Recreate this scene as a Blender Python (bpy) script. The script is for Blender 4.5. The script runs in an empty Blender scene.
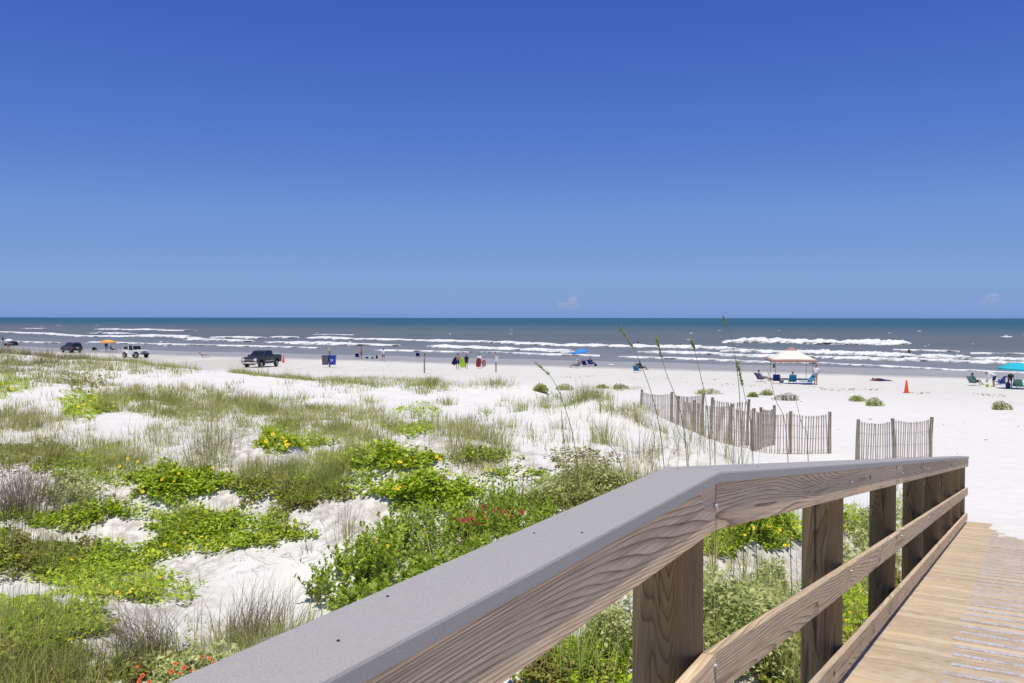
import bpy, bmesh, math, random
import numpy as np
from mathutils import Vector, Matrix

# ------------------------------------------------------------------ camera, sky, sun, exposure
scene = bpy.context.scene
COL = scene.collection
FPX, PITCH, CAMZ = 900.0, math.radians(1.515), 6.4
W, H = 1024, 683
cam_d = bpy.data.cameras.new('camera')
cam = bpy.data.objects.new('camera', cam_d)
COL.objects.link(cam)
cam_d.sensor_width = 36.0
cam_d.lens = FPX / W * 36.0
cam_d.clip_start = 0.05
cam_d.clip_end = 60000
cam.location = (0, 0, CAMZ)
cam.rotation_euler = (math.radians(90) - PITCH, math.radians(-0.06), 0)
scene.camera = cam

SUN_EL = math.radians(74)
SUN_H = Vector((-0.157, -0.987, 0)).normalized()
world = bpy.data.worlds.new('World')
scene.world = world
world.use_nodes = True
wn, wl = world.node_tree.nodes, world.node_tree.links
wn.clear()
sky = wn.new('ShaderNodeTexSky')
sky.sky_type = 'NISHITA'
sky.sun_disc = False
sky.sun_elevation = SUN_EL
sky.sun_rotation = math.pi + math.atan2(SUN_H.x, -SUN_H.y) * -1
sky.altitude = 8000
sky.air_density = 0.6
sky.dust_density = 0.0
sky.ozone_density = 1.0
# grade the sky: its own brightness (red channel) drives a curve from deep zenith blue to the pale horizon
sep = wn.new('ShaderNodeSeparateColor')
wl.new(sky.outputs[0], sep.inputs[0])
m1 = wn.new('ShaderNodeMath'); m1.operation = 'MULTIPLY'; m1.inputs[1].default_value = 0.1
wl.new(sep.outputs[0], m1.inputs[0])
rmp = wn.new('ShaderNodeValToRGB'); els = rmp.color_ramp.elements
STOPS = [(0.015, (.042, .105, .43)), (0.039, (.050, .122, .485)), (0.057, (.080, .185, .585)), (0.100, (.162, .300, .655)), (0.194, (.228, .370, .670)), (0.329, (.215, .345, .640)), (0.50, (.165, .270, .585))]
while len(els) < len(STOPS): els.new(0.9)
for e, (q, c) in zip(els, STOPS): e.position = q; e.color = (*c, 1)
wl.new(m1.outputs[0], rmp.inputs[0])
cmb = wn.new('ShaderNodeVectorMath'); cmb.operation = 'SCALE'; cmb.inputs['Scale'].default_value = 8.12
wl.new(rmp.outputs[0], cmb.inputs[0])
bg = wn.new('ShaderNodeBackground')
bg.inputs['Strength'].default_value = 0.10
wo = wn.new('ShaderNodeOutputWorld')
wl.new(cmb.outputs[0], bg.inputs['Color'])
wl.new(bg.outputs[0], wo.inputs[0])

sun_d = bpy.data.lights.new('sun', 'SUN')
sun_d.energy = 3.6
sun_d.angle = math.radians(0.5)
sun_d.color = (1.0, 0.93, 0.78)
sun = bpy.data.objects.new('sun', sun_d)
COL.objects.link(sun)
to_sun = Vector((SUN_H.x * math.cos(SUN_EL), SUN_H.y * math.cos(SUN_EL), math.sin(SUN_EL)))
sun.rotation_euler = (-to_sun).to_track_quat('-Z', 'Y').to_euler()
sun.location = (0, -20, 60)

scene.view_settings.view_transform = 'Standard'
scene.view_settings.look = 'None'
scene.view_settings.exposure = 0.3
scene.view_settings.gamma = 1.0
scene.view_settings.use_curve_mapping = False
scene.cycles.max_bounces = 6
scene.cycles.transparent_max_bounces = 40

# ------------------------------------------------------------------ object helpers
def tag(o, label=None, cat=None, group=None, kind=None):
    if label: o['label'] = label
    if cat: o['category'] = cat
    if group: o['group'] = group
    if kind: o['kind'] = kind
    return o

def thing(name, label, cat, loc=(0, 0, 0), rotz=0.0, group=None):
    o = bpy.data.objects.new(name, None)
    o.empty_display_size = 0.2
    COL.objects.link(o)
    o.location = loc
    o.rotation_euler = (0, 0, rotz)
    return tag(o, label, cat, group)

def link_mesh(name, me, m, parent=None, smooth=False, loc=None):
    if m is not None:
        me.materials.append(m)
    if smooth:
        me.polygons.foreach_set('use_smooth', np.ones(len(me.polygons), dtype=bool))
    o = bpy.data.objects.new(name, me)
    COL.objects.link(o)
    if parent is not None:
        o.parent = parent
    if loc is not None:
        o.location = loc
    return o

def mesh_np(name, V, F, cols=None):
    """V (n,3); F (m,k) same-size faces or list of such arrays"""
    me = bpy.data.meshes.new(name)
    Fs = F if isinstance(F, list) else [F]
    Fs = [np.asarray(f, dtype=np.int32) for f in Fs if len(f)]
    V = np.asarray(V, dtype=np.float32)
    me.vertices.add(len(V))
    me.vertices.foreach_set('co', V.ravel())
    nl = sum(f.size for f in Fs)
    npoly = sum(len(f) for f in Fs)
    me.loops.add(nl)
    me.polygons.add(npoly)
    me.loops.foreach_set('vertex_index', np.concatenate([f.ravel() for f in Fs]))
    starts, s = [], 0
    for f in Fs:
        starts.append(s + np.arange(len(f)) * f.shape[1]); s += f.size
    me.polygons.foreach_set('loop_start', np.concatenate(starts).astype(np.int32))
    if cols is not None:
        a = me.color_attributes.new('tint', 'FLOAT_COLOR', 'POINT')
        c4 = np.ones((len(V), 4), dtype=np.float32); c4[:, :3] = cols
        a.data.foreach_set('color', c4.ravel())
    me.update(calc_edges=True)
    return me

class MB:
    """collects shapes into one mesh"""
    def __init__(self):
        self.v, self.f = [], []
    def add(self, vs, fs):
        b = len(self.v)
        self.v += [tuple(p) for p in vs]
        self.f += [tuple(b + i for i in f) for f in fs]
        return self
    def box(self, c, s, rot=None):
        hx, hy, hz = s[0] / 2, s[1] / 2, s[2] / 2
        vs = [Vector((x, y, z)) for x in (-hx, hx) for y in (-hy, hy) for z in (-hz, hz)]
        if rot is not None: vs = [rot @ p for p in vs]
        c = Vector(c)
        return self.add([p + c for p in vs], [(0,1,3,2),(4,6,7,5),(0,4,5,1),(2,3,7,6),(0,2,6,4),(1,5,7,3)])
    def tube(self, pts, rad, n=8, caps=True):
        pts = [Vector(p) for p in pts]
        if not hasattr(rad, '__len__'): rad = [rad] * len(pts)
        rings, ref = [], None
        for i, p in enumerate(pts):
            a = pts[max(i - 1, 0)]; b = pts[min(i + 1, len(pts) - 1)]
            t = (b - a)
            t = t.normalized() if t.length > 1e-9 else Vector((0, 0, 1))
            if ref is None:
                ref = Vector((1, 0, 0)) if abs(t.x) < 0.9 else Vector((0, 1, 0))
            u = ref - t * ref.dot(t); u.normalize(); ref = u
            w = t.cross(u)
            rings.append([p + (u * math.cos(2*math.pi*k/n) + w * math.sin(2*math.pi*k/n)) * rad[i] for k in range(n)])
        vs = [q for r in rings for q in r]
        fs = []
        for i in range(len(pts) - 1):
            for k in range(n):
                k2 = (k + 1) % n
                fs.append((i*n+k, i*n+k2, (i+1)*n+k2, (i+1)*n+k))
        if caps:
            fs.append(tuple(range(n))[::-1])
            fs.append(tuple((len(pts)-1)*n + k for k in range(n)))
        return self.add(vs, fs)
    def capsule(self, a, b, ra, rb, n=10):
        a, b = Vector(a), Vector(b)
        d = b - a
        L = d.length
        d = d / L if L > 1e-9 else Vector((0, 0, 1))
        pts, rr = [], []
        for k in range(4):
            t = math.pi/2 * (k + 0.15) / 4
            pts.append(a - d * ra * math.cos(t)); rr.append(ra * math.sin(t))
        pts += [a, b]; rr += [ra, rb]
        for k in range(3, -1, -1):
            t = math.pi/2 * (k + 0.15) / 4
            pts.append(b + d * rb * math.cos(t)); rr.append(rb * math.sin(t))
        return self.tube(pts, rr, n)
    def ell(self, c, r, nu=14, nv=9, rot=None):
        c = Vector(c); vs, fs = [], []
        vs.append(Vector((0, 0, r[2])))
        for j in range(1, nv):
            th = math.pi * j / nv
            for i in range(nu):
                ph = 2*math.pi*i/nu
                vs.append(Vector((r[0]*math.sin(th)*math.cos(ph), r[1]*math.sin(th)*math.sin(ph), r[2]*math.cos(th))))
        vs.append(Vector((0, 0, -r[2])))
        for i in range(nu): fs.append((0, 1+i, 1+(i+1) % nu))
        for j in range(nv-2):
            for i in range(nu):
                a = 1+j*nu+i; b = 1+j*nu+(i+1) % nu
                fs.append((a, a+nu, b+nu, b))
        last = len(vs)-1
        for i in range(nu): fs.append((last, 1+(nv-2)*nu+(i+1) % nu, 1+(nv-2)*nu+i))
        if rot is not None: vs = [rot @ p for p in vs]
        return self.add([p + c for p in vs], fs)
    def prism(self, prof, w0, w1=None, z0=0.0, z1=1.0, yc=0.0):
        """side profile (x,z) extruded across y; half width runs from w0 at z0 to w1 at z1"""
        if w1 is None: w1 = w0
        def hw(z):
            t = min(max((z - z0) / (z1 - z0), 0), 1)
            return w0 + (w1 - w0) * t
        n = len(prof)
        vs = [(x, yc - hw(z), z) for x, z in prof] + [(x, yc + hw(z), z) for x, z in prof]
        fs = [tuple(range(n)), tuple(range(2*n-1, n-1, -1))]
        for i in range(n):
            j = (i+1) % n
            fs.append((i, i+n, j+n, j))
        return self.add(vs, fs)
    def disc(self, c, axis, r, t, n=20):
        c, axis = Vector(c), Vector(axis).normalized()
        return self.tube([c - axis*t/2, c + axis*t/2], r, n)
    def build(self, name, m, parent=None, smooth=False, bevel=0.0, loc=None, fixn=True):
        me = bpy.data.meshes.new(name)
        me.from_pydata(self.v, [], self.f)
        if fixn:
            bm = bmesh.new(); bm.from_mesh(me)
            bmesh.ops.recalc_face_normals(bm, faces=bm.faces)
            bm.to_mesh(me); bm.free()
        me.update()
        o = link_mesh(name, me, m, parent, smooth, loc)
        if smooth:
            me.set_sharp_from_angle(angle=math.radians(40))
        if bevel:
            md = o.modifiers.new('bevel', 'BEVEL')
            md.width = bevel; md.segments = 2; md.limit_method = 'ANGLE'; md.angle_limit = math.radians(35)
        return o

def copy_tree(o, parent=None):
    c = o.copy(); COL.objects.link(c)
    if parent is not None:
        c.parent = parent
    for ch in list(o.children):
        copy_tree(ch, c)
    return c

# ------------------------------------------------------------------ materials
class NT:
    def __init__(self, name):
        self.m = bpy.data.materials.new(name)
        self.m.use_nodes = True
        self.n, self.l = self.m.node_tree.nodes, self.m.node_tree.links
        self.n.clear()
        self.out = self.n.new('ShaderNodeOutputMaterial')
    def new(self, t, **kw):
        nd = self.n.new('ShaderNode' + t)
        for k, v in kw.items():
            if k[0].isupper() or k.isdigit():
                nd.inputs[int(k) if k.isdigit() else k.replace('_', ' ')].default_value = v
            else:
                setattr(nd, k, v)
        return nd
    def link(self, a, b): self.l.new(a, b)
    def coord(self, kind='Object', scale=(1, 1, 1), rnd=False):
        tc = self.new('TexCoord')
        mp = self.new('Mapping')
        mp.inputs['Scale'].default_value = scale
        self.link(tc.outputs[kind], mp.inputs['Vector'])
        if rnd:
            oi = self.new('ObjectInfo')
            mul = self.new('Math', operation='MULTIPLY'); mul.inputs[1].default_value = 37.0
            self.link(oi.outputs['Random'], mul.inputs[0])
            cb = self.new('CombineXYZ')
            for i in range(3): self.link(mul.outputs[0], cb.inputs[i])
            self.link(cb.outputs[0], mp.inputs['Location'])
        return mp.outputs[0]
    def noise(self, vec, scale, detail=3, rough=0.55, dist=0.0):
        nd = self.new('TexNoise')
        nd.inputs['Scale'].default_value = scale
        nd.inputs['Detail'].default_value = detail
        nd.inputs['Roughness'].default_value = rough
        nd.inputs['Distortion'].default_value = dist
        self.link(vec, nd.inputs['Vector'])
        return nd.outputs['Fac']
    def ramp(self, fac, stops, interp='LINEAR'):
        r = self.new('ValToRGB')
        r.color_ramp.interpolation = interp
        els = r.color_ramp.elements
        while len(els) < len(stops): els.new(0.5)
        for e, (p, c) in zip(els, stops):
            e.position = p; e.color = (*c, 1) if len(c) == 3 else c
        self.link(fac, r.inputs['Fac'])
        return r.outputs['Color']
    def mix(self, fac, a, b, blend='MIX'):
        mx = self.new('Mix', data_type='RGBA', blend_type=blend)
        for val, idx in ((fac, 0), (a, 6), (b, 7)):
            s = mx.inputs[idx]
            if hasattr(val, 'is_output'): self.link(val, s)
            elif idx == 0: s.default_value = val
            else: s.default_value = (*val, 1) if len(val) == 3 else val
        return mx.outputs[2]
    def math(self, op, a, b=0.0, clamp=False):
        nd = self.new('Math', operation=op, use_clamp=clamp)
        for val, i in ((a, 0), (b, 1)):
            if hasattr(val, 'is_output'): self.link(val, nd.inputs[i])
            else: nd.inputs[i].default_value = val
        return nd.outputs[0]
    def bump(self, h, strength, dist=0.02, normal=None):
        b = self.new('Bump')
        b.inputs['Strength'].default_value = strength
        b.inputs['Distance'].default_value = dist
        self.link(h, b.inputs['Height'])
        if normal is not None: self.link(normal, b.inputs['Normal'])
        return b.outputs['Normal']
    def bsdf(self, color, rough=0.7, spec=0.4, metal=0.0, normal=None):
        p = self.new('BsdfPrincipled')
        for val, k in ((color, 'Base Color'), (rough, 'Roughness'), (spec, 'Specular IOR Level'), (metal, 'Metallic')):
            if hasattr(val, 'is_output'): self.link(val, p.inputs[k])
            elif k == 'Base Color': p.inputs[k].default_value = (*val, 1)
            else: p.inputs[k].default_value = val
        if normal is not None: self.link(normal, p.inputs['Normal'])
        return p.outputs[0]
    def done(self, sh):
        self.link(sh, self.out.inputs[0])
        return self.m

_mc = {}
def plain(name, color, rough=0.6, spec=0.4, metal=0.0, var=0.18, scale=9.0):
    """coloured surface with slight procedural mottling and bump"""
    if name in _mc: return _mc[name]
    t = NT(name)
    v = t.coord('Object', rnd=True)
    n = t.noise(v, scale, 4)
    lo = tuple(c * (1 - var) for c in color); hi = tuple(min(1, c * (1 + var)) for c in color)
    c = t.ramp(n, [(0.3, lo), (0.7, hi)])
    nb = t.noise(v, scale * 8, 2)
    m = t.done(t.bsdf(c, rough, spec, metal, t.bump(nb, 0.15, 0.004)))
    _mc[name] = m
    return m

def mat_wood(name, early, late, grey, ring=24.0, stretch=0.10, bumpk=0.35, contrast=1.0, tone=0.35, grain_axis=0, knots=False, dust=0.0, cracks=0.0):
    t = NT(name)
    sc = [1.0, 1.0, 1.0]; sc[grain_axis] = stretch
    v = t.coord('Object', tuple(sc), rnd=True)
    dn = t.new('TexNoise'); dn.inputs['Scale'].default_value = 5.0; dn.inputs['Detail'].default_value = 1.5
    t.link(v, dn.inputs['Vector'])
    sub = t.new('VectorMath', operation='SUBTRACT'); sub.inputs[1].default_value = (0.5, 0.5, 0.5)
    t.link(dn.outputs['Color'], sub.inputs[0])
    scl = t.new('VectorMath', operation='SCALE'); scl.inputs['Scale'].default_value = 0.22
    t.link(sub.outputs[0], scl.inputs[0])
    add = t.new('VectorMath', operation='ADD')
    t.link(v, add.inputs[0]); t.link(scl.outputs[0], add.inputs[1])
    wv = t.new('TexWave', wave_type='RINGS', rings_direction='XYZ'[grain_axis], wave_profile='SAW')
    wv.inputs['Scale'].default_value = ring; wv.inputs['Distortion'].default_value = 1.2
    wv.inputs['Detail'].default_value = 2.0; wv.inputs['Detail Scale'].default_value = 1.2
    t.link(add.outputs[0], wv.inputs['Vector'])
    sc2 = [240.0, 240.0, 240.0]; sc2[grain_axis] = 5.0
    v2 = t.coord('Object', tuple(sc2), rnd=True)
    fib = t.noise(v2, 1.0, 3, 0.6)
    v3 = t.coord('Object', (1, 1, 1), rnd=True)
    blotch = t.noise(v3, 4.5, 5, 0.6)
    mid = tuple(a * 0.55 + b * 0.45 for a, b in zip(early, late))
    kn = None
    if knots:
        sx = t.new('SeparateXYZ'); t.link(t.coord('Object', (1, 1, 1), rnd=True), sx.inputs[0])
        cx = t.new('CombineXYZ'); t.link(t.math('MULTIPLY', sx.outputs[0], 2.1), cx.inputs[0]); t.link(t.math('MULTIPLY', sx.outputs[2], 5.0), cx.inputs[1])
        vo = t.new('TexVoronoi', voronoi_dimensions='2D'); vo.inputs['Scale'].default_value = 1.0; t.link(cx.outputs[0], vo.inputs['Vector'])
        sc_ = t.new('SeparateColor'); t.link(vo.outputs['Color'], sc_.inputs[0])
        sel = t.math('GREATER_THAN', sc_.outputs[0], 0.62)
        kn = t.math('MULTIPLY', sel, t.ramp(vo.outputs['Distance'], [(0.055, (1, 1, 1)), (0.085, (0, 0, 0))]))
        halo = t.math('MULTIPLY', sel, t.ramp(vo.outputs['Distance'], [(0.0, (1, 1, 1)), (0.42, (0, 0, 0))], 'EASE'))
        a2 = t.new('VectorMath', operation='ADD'); t.link(add.outputs[0], a2.inputs[0])
        cb2 = t.new('CombineXYZ'); t.link(t.math('MULTIPLY', halo, 0.07), cb2.inputs[1]); t.link(t.math('MULTIPLY', halo, 0.05), cb2.inputs[2]); t.link(cb2.outputs[0], a2.inputs[1])
        t.link(a2.outputs[0], wv.inputs['Vector'])
    c1 = t.ramp(wv.outputs['Fac'], [(0.0, early), (0.45, tuple(a*0.92+b*0.08 for a, b in zip(early, late))), (0.8, mid), (0.93, late), (1.0, early)])
    c1 = t.mix(contrast, early, c1)
    f1 = t.ramp(fib, [(0.3, (0.62, 0.62, 0.62)), (0.65, (1.12, 1.12, 1.12))])
    c2 = t.mix(1.0, c1, f1, 'MULTIPLY')
    g1 = t.math('MULTIPLY', t.ramp(blotch, [(0.35, (0, 0, 0)), (0.7, (1, 1, 1))]), tone)
    c3 = t.mix(g1, c2, grey)
    if kn is not None: c3 = t.mix(t.math('MULTIPLY', kn, 0.85), c3, (0.06, 0.035, 0.02))
    oi = t.new('ObjectInfo')
    br = t.ramp(oi.outputs['Random'], [(0, (0.82, 0.82, 0.82)), (1, (1.15, 1.13, 1.1))])
    c4 = t.mix(1.0, c3, br, 'MULTIPLY')
    if dust: c4 = t.mix(t.math('MULTIPLY', t.ramp(t.noise(v3, 14, 6, 0.7), [(0.45, (0, 0, 0)), (0.72, (1, 1, 1))]), dust), c4, (0.66, 0.63, 0.58))
    if cracks:
        sc5 = [26.0, 26.0, 26.0]; sc5[grain_axis] = 1.1
        ck = t.ramp(t.noise(t.coord('Object', tuple(sc5), rnd=True), 1.0, 2, 0.5, 0.4), [(0.60, (0, 0, 0)), (0.68, (1, 1, 1))])
        c4 = t.mix(t.math('MULTIPLY', ck, cracks), c4, (0.03, 0.022, 0.016))
    hgt = t.math('ADD', t.math('MULTIPLY', wv.outputs['Fac'], -0.6), fib)
    m = t.done(t.bsdf(c4, 0.78, 0.25, 0, t.bump(hgt, bumpk, 0.006)))
    return m

def mat_leaf(name, rough=0.55, transl=0.35, spec=0.3):
    """blades and leaves; colour comes from each leaf's own tint"""
    t = NT(name)
    at = t.new('Attribute', attribute_name='tint')
    hsv = t.new('HueSaturation'); hsv.inputs['Saturation'].default_value = 1.1; hsv.inputs['Value'].default_value = 1.25
    t.link(at.outputs['Color'], hsv.inputs['Color'])
    p = t.bsdf(at.outputs['Color'], rough, spec)
    tr = t.new('BsdfTranslucent'); t.link(hsv.outputs[0], tr.inputs['Color'])
    mx = t.new('MixShader'); mx.inputs[0].default_value = transl
    t.link(p, mx.inputs[1]); t.link(tr.outputs[0], mx.inputs[2])
    return t.done(mx.outputs[0])

M_LEAF = mat_leaf('leaf', 0.6, 0.34, 0.18)
M_BLADE = mat_leaf('grass_blade', 0.65, 0.3, 0.2)

# ------------------------------------------------------------------ terrain as a function
SN = np.array([0.4654, 0.8851])                       # seaward direction
def shore_s(x, y): return 125.0 - (x * SN[0] + y * SN[1])   # metres back from the waterline
_ps = np.array([-400, -60, -20, 0, 20, 44, 53, 70, 93, 108, 125, 400.])
_pz = np.array([-6, -2.5, -0.7, 0.0, 0.30, 0.78, 1.02, 1.58, 2.17, 2.52, 3.1, 4.2])
def beach(x, y): return np.interp(shore_s(x, y), _ps, _pz)

def ray_dir(px, py):
    px = np.asarray(px, float); py = np.asarray(py, float)
    a = (px - W/2) / FPX; b = (H/2 - py) / FPX
    return np.stack([a, math.cos(PITCH) + b*math.sin(PITCH), -math.sin(PITCH) + b*math.cos(PITCH)], -1)
def at(px, py, Y):
    """world point seen at that pixel, Y metres out"""
    d = ray_dir(px, py)
    p = d * (np.asarray(Y) / d[..., 1])[..., None]
    p[..., 2] += CAMZ
    return p

_ctrl = [  # px, py, distance: measured dune surface
 (-60,352,57),(0,356,55),(50,358,54),(100,362,52),(150,366,51),(200,372,50),(250,376,48),(300,381,46),(360,385,44),(430,387,42),(490,387,41),(540,390,39),
 (40,385,34),(120,385,36),(200,394,34),(270,396,34),(330,402,33),(400,405,33),(480,408,32),(520,412,30),
 (-60,400,30),(0,400,30),(60,404,28),(110,402,29),(200,408,28),(290,414,27),(370,420,26),(450,425,25),
 (560,402,27.5),(600,398,27),(630,409,26.5),(660,425,25.5),(700,441,24),(740,458,23),
 (530,425,23),(570,436,21),(610,440,21.5),(650,455,20.5),(700,468,20),
 (0,430,22),(60,432,21.5),(130,440,20),(200,446,19.5),(270,440,20.5),(330,445,20),(400,446,19.5),(460,452,18.5),(510,460,17.5),(560,472,16),(620,478,16),
 (-60,470,15.5),(0,470,16),(80,470,16),(150,485,14.5),(230,485,14.5),(300,490,13.6),(370,492,13.2),(430,500,12.3),(500,494,12.6),(560,498,12.4),(610,500,12.3),
 (-60,540,10.5),(30,540,10.6),(110,540,10.7),(190,550,10.2),(260,550,10.0),(330,555,9.6),(400,560,8.8),(460,560,8.2),
 (-40,620,7.7),(50,620,7.8),(130,610,8.0),(210,620,7.6),(290,620,7.2),(350,620,6.6),(50,683,6.2),(150,683,6.1),(-60,683,6.0),(250,683,5.8),
 (720,600,7.0),(750,565,8.8),(780,683,5.6),(770,535,10.4),(730,640,6.2),(840,550,10.3),(860,530,12),(900,525,13.3),(940,525,14.3),
]
_c = np.array(_ctrl, float)
_P = at(_c[:, 0], _c[:, 1], _c[:, 2])
_res = list(_P[:, 2] - beach(_P[:, 0], _P[:, 1]))
_xy = [tuple(p[:2]) for p in _P]
_zero = [(4.7,34),(6.2,31.5),(7.3,29),(7.6,28),(9.8,27.7),(10,26),(12.5,26.3),(9,24),(12,20),(9.5,18),(10,22),(11,16),(14,12),(20,20),(20,8),(30,0),(5,40),(1,47),(-6,53),(-14,57),(-23,60),(-32,64),(-42,69),(-60,76),
         (10,45),(0,60),(-20,75),(-45,85),(20,35),(30,25),(40,10),(-90,100),(-130,120),(60,0),(25,60),(60,40),(0,90),(-60,120)]
for p in _zero: _xy.append(p); _res.append(0.0)
for (x, y, L) in [(7,9,3.75),(6,4,4.0),(5,-4,4.2),(-3,-4,4.0),(-12,-4,4.0),(-12,4,3.85),(-20,10,3.8),(-30,20,3.8),(-40,35,3.9),(-55,45,4.0),(-60,20,4.0),(0,2,3.9),(2.6,4,4.0),(5.2,8.2,3.72),(7.0,11.5,3.3),(8.8,14.6,2.95),(-80,60,3.8),(-40,-10,4.0),(30,-15,4.2)]:
    _xy.append((x, y)); _res.append(L - float(beach(np.array(x), np.array(y))))
_xy = np.array(_xy); _res = np.array(_res)
_D = np.sqrt(((_xy[:, None] - _xy[None]) ** 2).sum(-1) + 3.0)
_w = np.linalg.solve(_D + np.eye(len(_xy)) * 0.05, _res - _res.mean())
def _vnoise(x, y, seed):
    xi = np.floor(x).astype(np.int64); yi = np.floor(y).astype(np.int64)
    fx = x - xi; fy = y - yi
    fx = fx*fx*(3-2*fx); fy = fy*fy*(3-2*fy)
    def h(i, j):
        n = (i * 374761393 + j * 668265263 + seed * 1442695041) & 0xFFFFFFFF
        n = ((n ^ (n >> 13)) * 1274126177) & 0xFFFFFFFF
        return ((n ^ (n >> 16)) & 0xFFFF) / 65535.0
    return (h(xi, yi)*(1-fx) + h(xi+1, yi)*fx)*(1-fy) + (h(xi, yi+1)*(1-fx) + h(xi+1, yi+1)*fx)*fy
def fbm(x, y, seed=1, octv=4):
    s, a, tot = 0, 1.0, 0
    for o in range(octv):
        s = s + a * _vnoise(x * 2**o + 13.7*o, y * 2**o - 7.1*o, seed + o); tot += a; a *= 0.5
    return s / tot - 0.5
RT = 510.0 / FPX                                       # railing runs towards x = RX0 + RT*y
RX0 = -0.9706
COSR = 1 / math.sqrt(1 + RT*RT); SINR = RT * COSR
ALONG = Vector((SINR, COSR, 0)); RIGHT = Vector((COSR, -SINR, 0))
ZB, ZEND = 2.864, 16.9
def cap_depth(y): return 0.49 + 0.1507 * np.maximum(np.asarray(y, float) - ZB, 0)
def terrain_exact(x, y):
    x = np.asarray(x, float); y = np.asarray(y, float)
    sh = x.shape; xf, yf = x.ravel(), y.ravel()
    r = np.empty(len(xf))
    for i in range(0, len(xf), 20000):
        d = np.sqrt((xf[i:i+20000, None] - _xy[None, :, 0])**2 + (yf[i:i+20000, None] - _xy[None, :, 1])**2 + 3.0)
        r[i:i+20000] = d @ _w + _res.mean()
    far = np.clip((np.hypot(xf, yf - 20) - 110) / 80, 0, 1)
    r = r * (1 - far)
    s = shore_s(xf, yf)
    r = r * np.clip((s - 62) / 12, 0, 1)
    b = beach(xf, yf)
    amp = np.clip(r / 1.0, 0, 1)
    z = b + np.maximum(r, -0.25)
    z += amp * (fbm(xf*0.33, yf*0.33, 3) * 0.42 + fbm(xf*1.3, yf*1.3, 9, 3) * 0.13)
    z += np.clip((s - 20) / 20, 0, 1) * (fbm(xf*0.9, yf*0.9, 21, 3) * 0.05)
    # under and beside the boardwalk the sand stays below the planks
    lat = (xf - RX0 - RT*yf) * COSR
    deck = CAMZ - cap_depth(yf) - 1.245
    near = np.clip(1 - np.maximum(np.maximum(-0.3 - lat, lat - 2.1), 0) / 0.8, 0, 1)
    lim = deck - 0.30 + 0.27 * np.clip((yf - 12.5) / 3.2, 0, 1)
    zc = np.minimum(z, lim)
    on = near * np.clip((ZEND + 1.6 - yf) / 1.6, 0, 1)
    z = z * (1 - on) + zc * on
    return z.reshape(sh)
GX0, GX1, GY0, GY1, GS = -75.0, 65.0, -12.0, 135.0, 0.25
_gx = np.arange(GX0, GX1 + GS/2, GS); _gy = np.arange(GY0, GY1 + GS/2, GS)
_GZ = terrain_exact(*np.meshgrid(_gx, _gy))            # [iy, ix]
def tz(x, y):
    x = np.asarray(x, float); y = np.asarray(y, float)
    fx = np.clip((x - GX0) / GS, 0, len(_gx) - 1.001); fy = np.clip((y - GY0) / GS, 0, len(_gy) - 1.001)
    ix = fx.astype(int); iy = fy.astype(int); ax = fx - ix; ay = fy - iy
    g = (_GZ[iy, ix]*(1-ax) + _GZ[iy, ix+1]*ax)*(1-ay) + (_GZ[iy+1, ix]*(1-ax) + _GZ[iy+1, ix+1]*ax)*ay
    out = (x < GX0) | (x > GX1) | (y < GY0) | (y > GY1)
    return np.where(out, beach(x, y), g)
def ground(px, py, y0=3.0):
    """first ground point seen through those pixels (n,3); far rays end on the beach or sea"""
    px = np.atleast_1d(np.asarray(px, float)); py = np.atleast_1d(np.asarray(py, float))
    ts = np.geomspace(y0, 330, 190)
    res = np.zeros((len(px), 3))
    for i in range(0, len(px), 6000):
        d = ray_dir(px[i:i+6000], py[i:i+6000]); d = d / d[:, 1:2]
        X = d[:, None, 0] * ts; Z = CAMZ + d[:, None, 2] * ts
        diff = Z - np.maximum(tz(X, np.broadcast_to(ts, X.shape)), 0.0)
        hit = diff < 0
        k = np.where(hit.any(1), hit.argmax(1), len(ts) - 1); k = np.maximum(k, 1)
        r = np.arange(len(k))
        a, b = diff[r, k-1], diff[r, k]
        f = np.clip(a / np.where(np.abs(a - b) < 1e-9, 1, a - b), 0, 1)
        t = ts[k-1] + (ts[k] - ts[k-1]) * f
        x = d[:, 0] * t
        res[i:i+6000] = np.stack([x, t, np.maximum(tz(x, t), 0.0)], -1)
    return res
def gp(px, py):
    g = ground([px], [py])[0]
    return Vector((float(g[0]), float(g[1]), float(g[2])))
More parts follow.
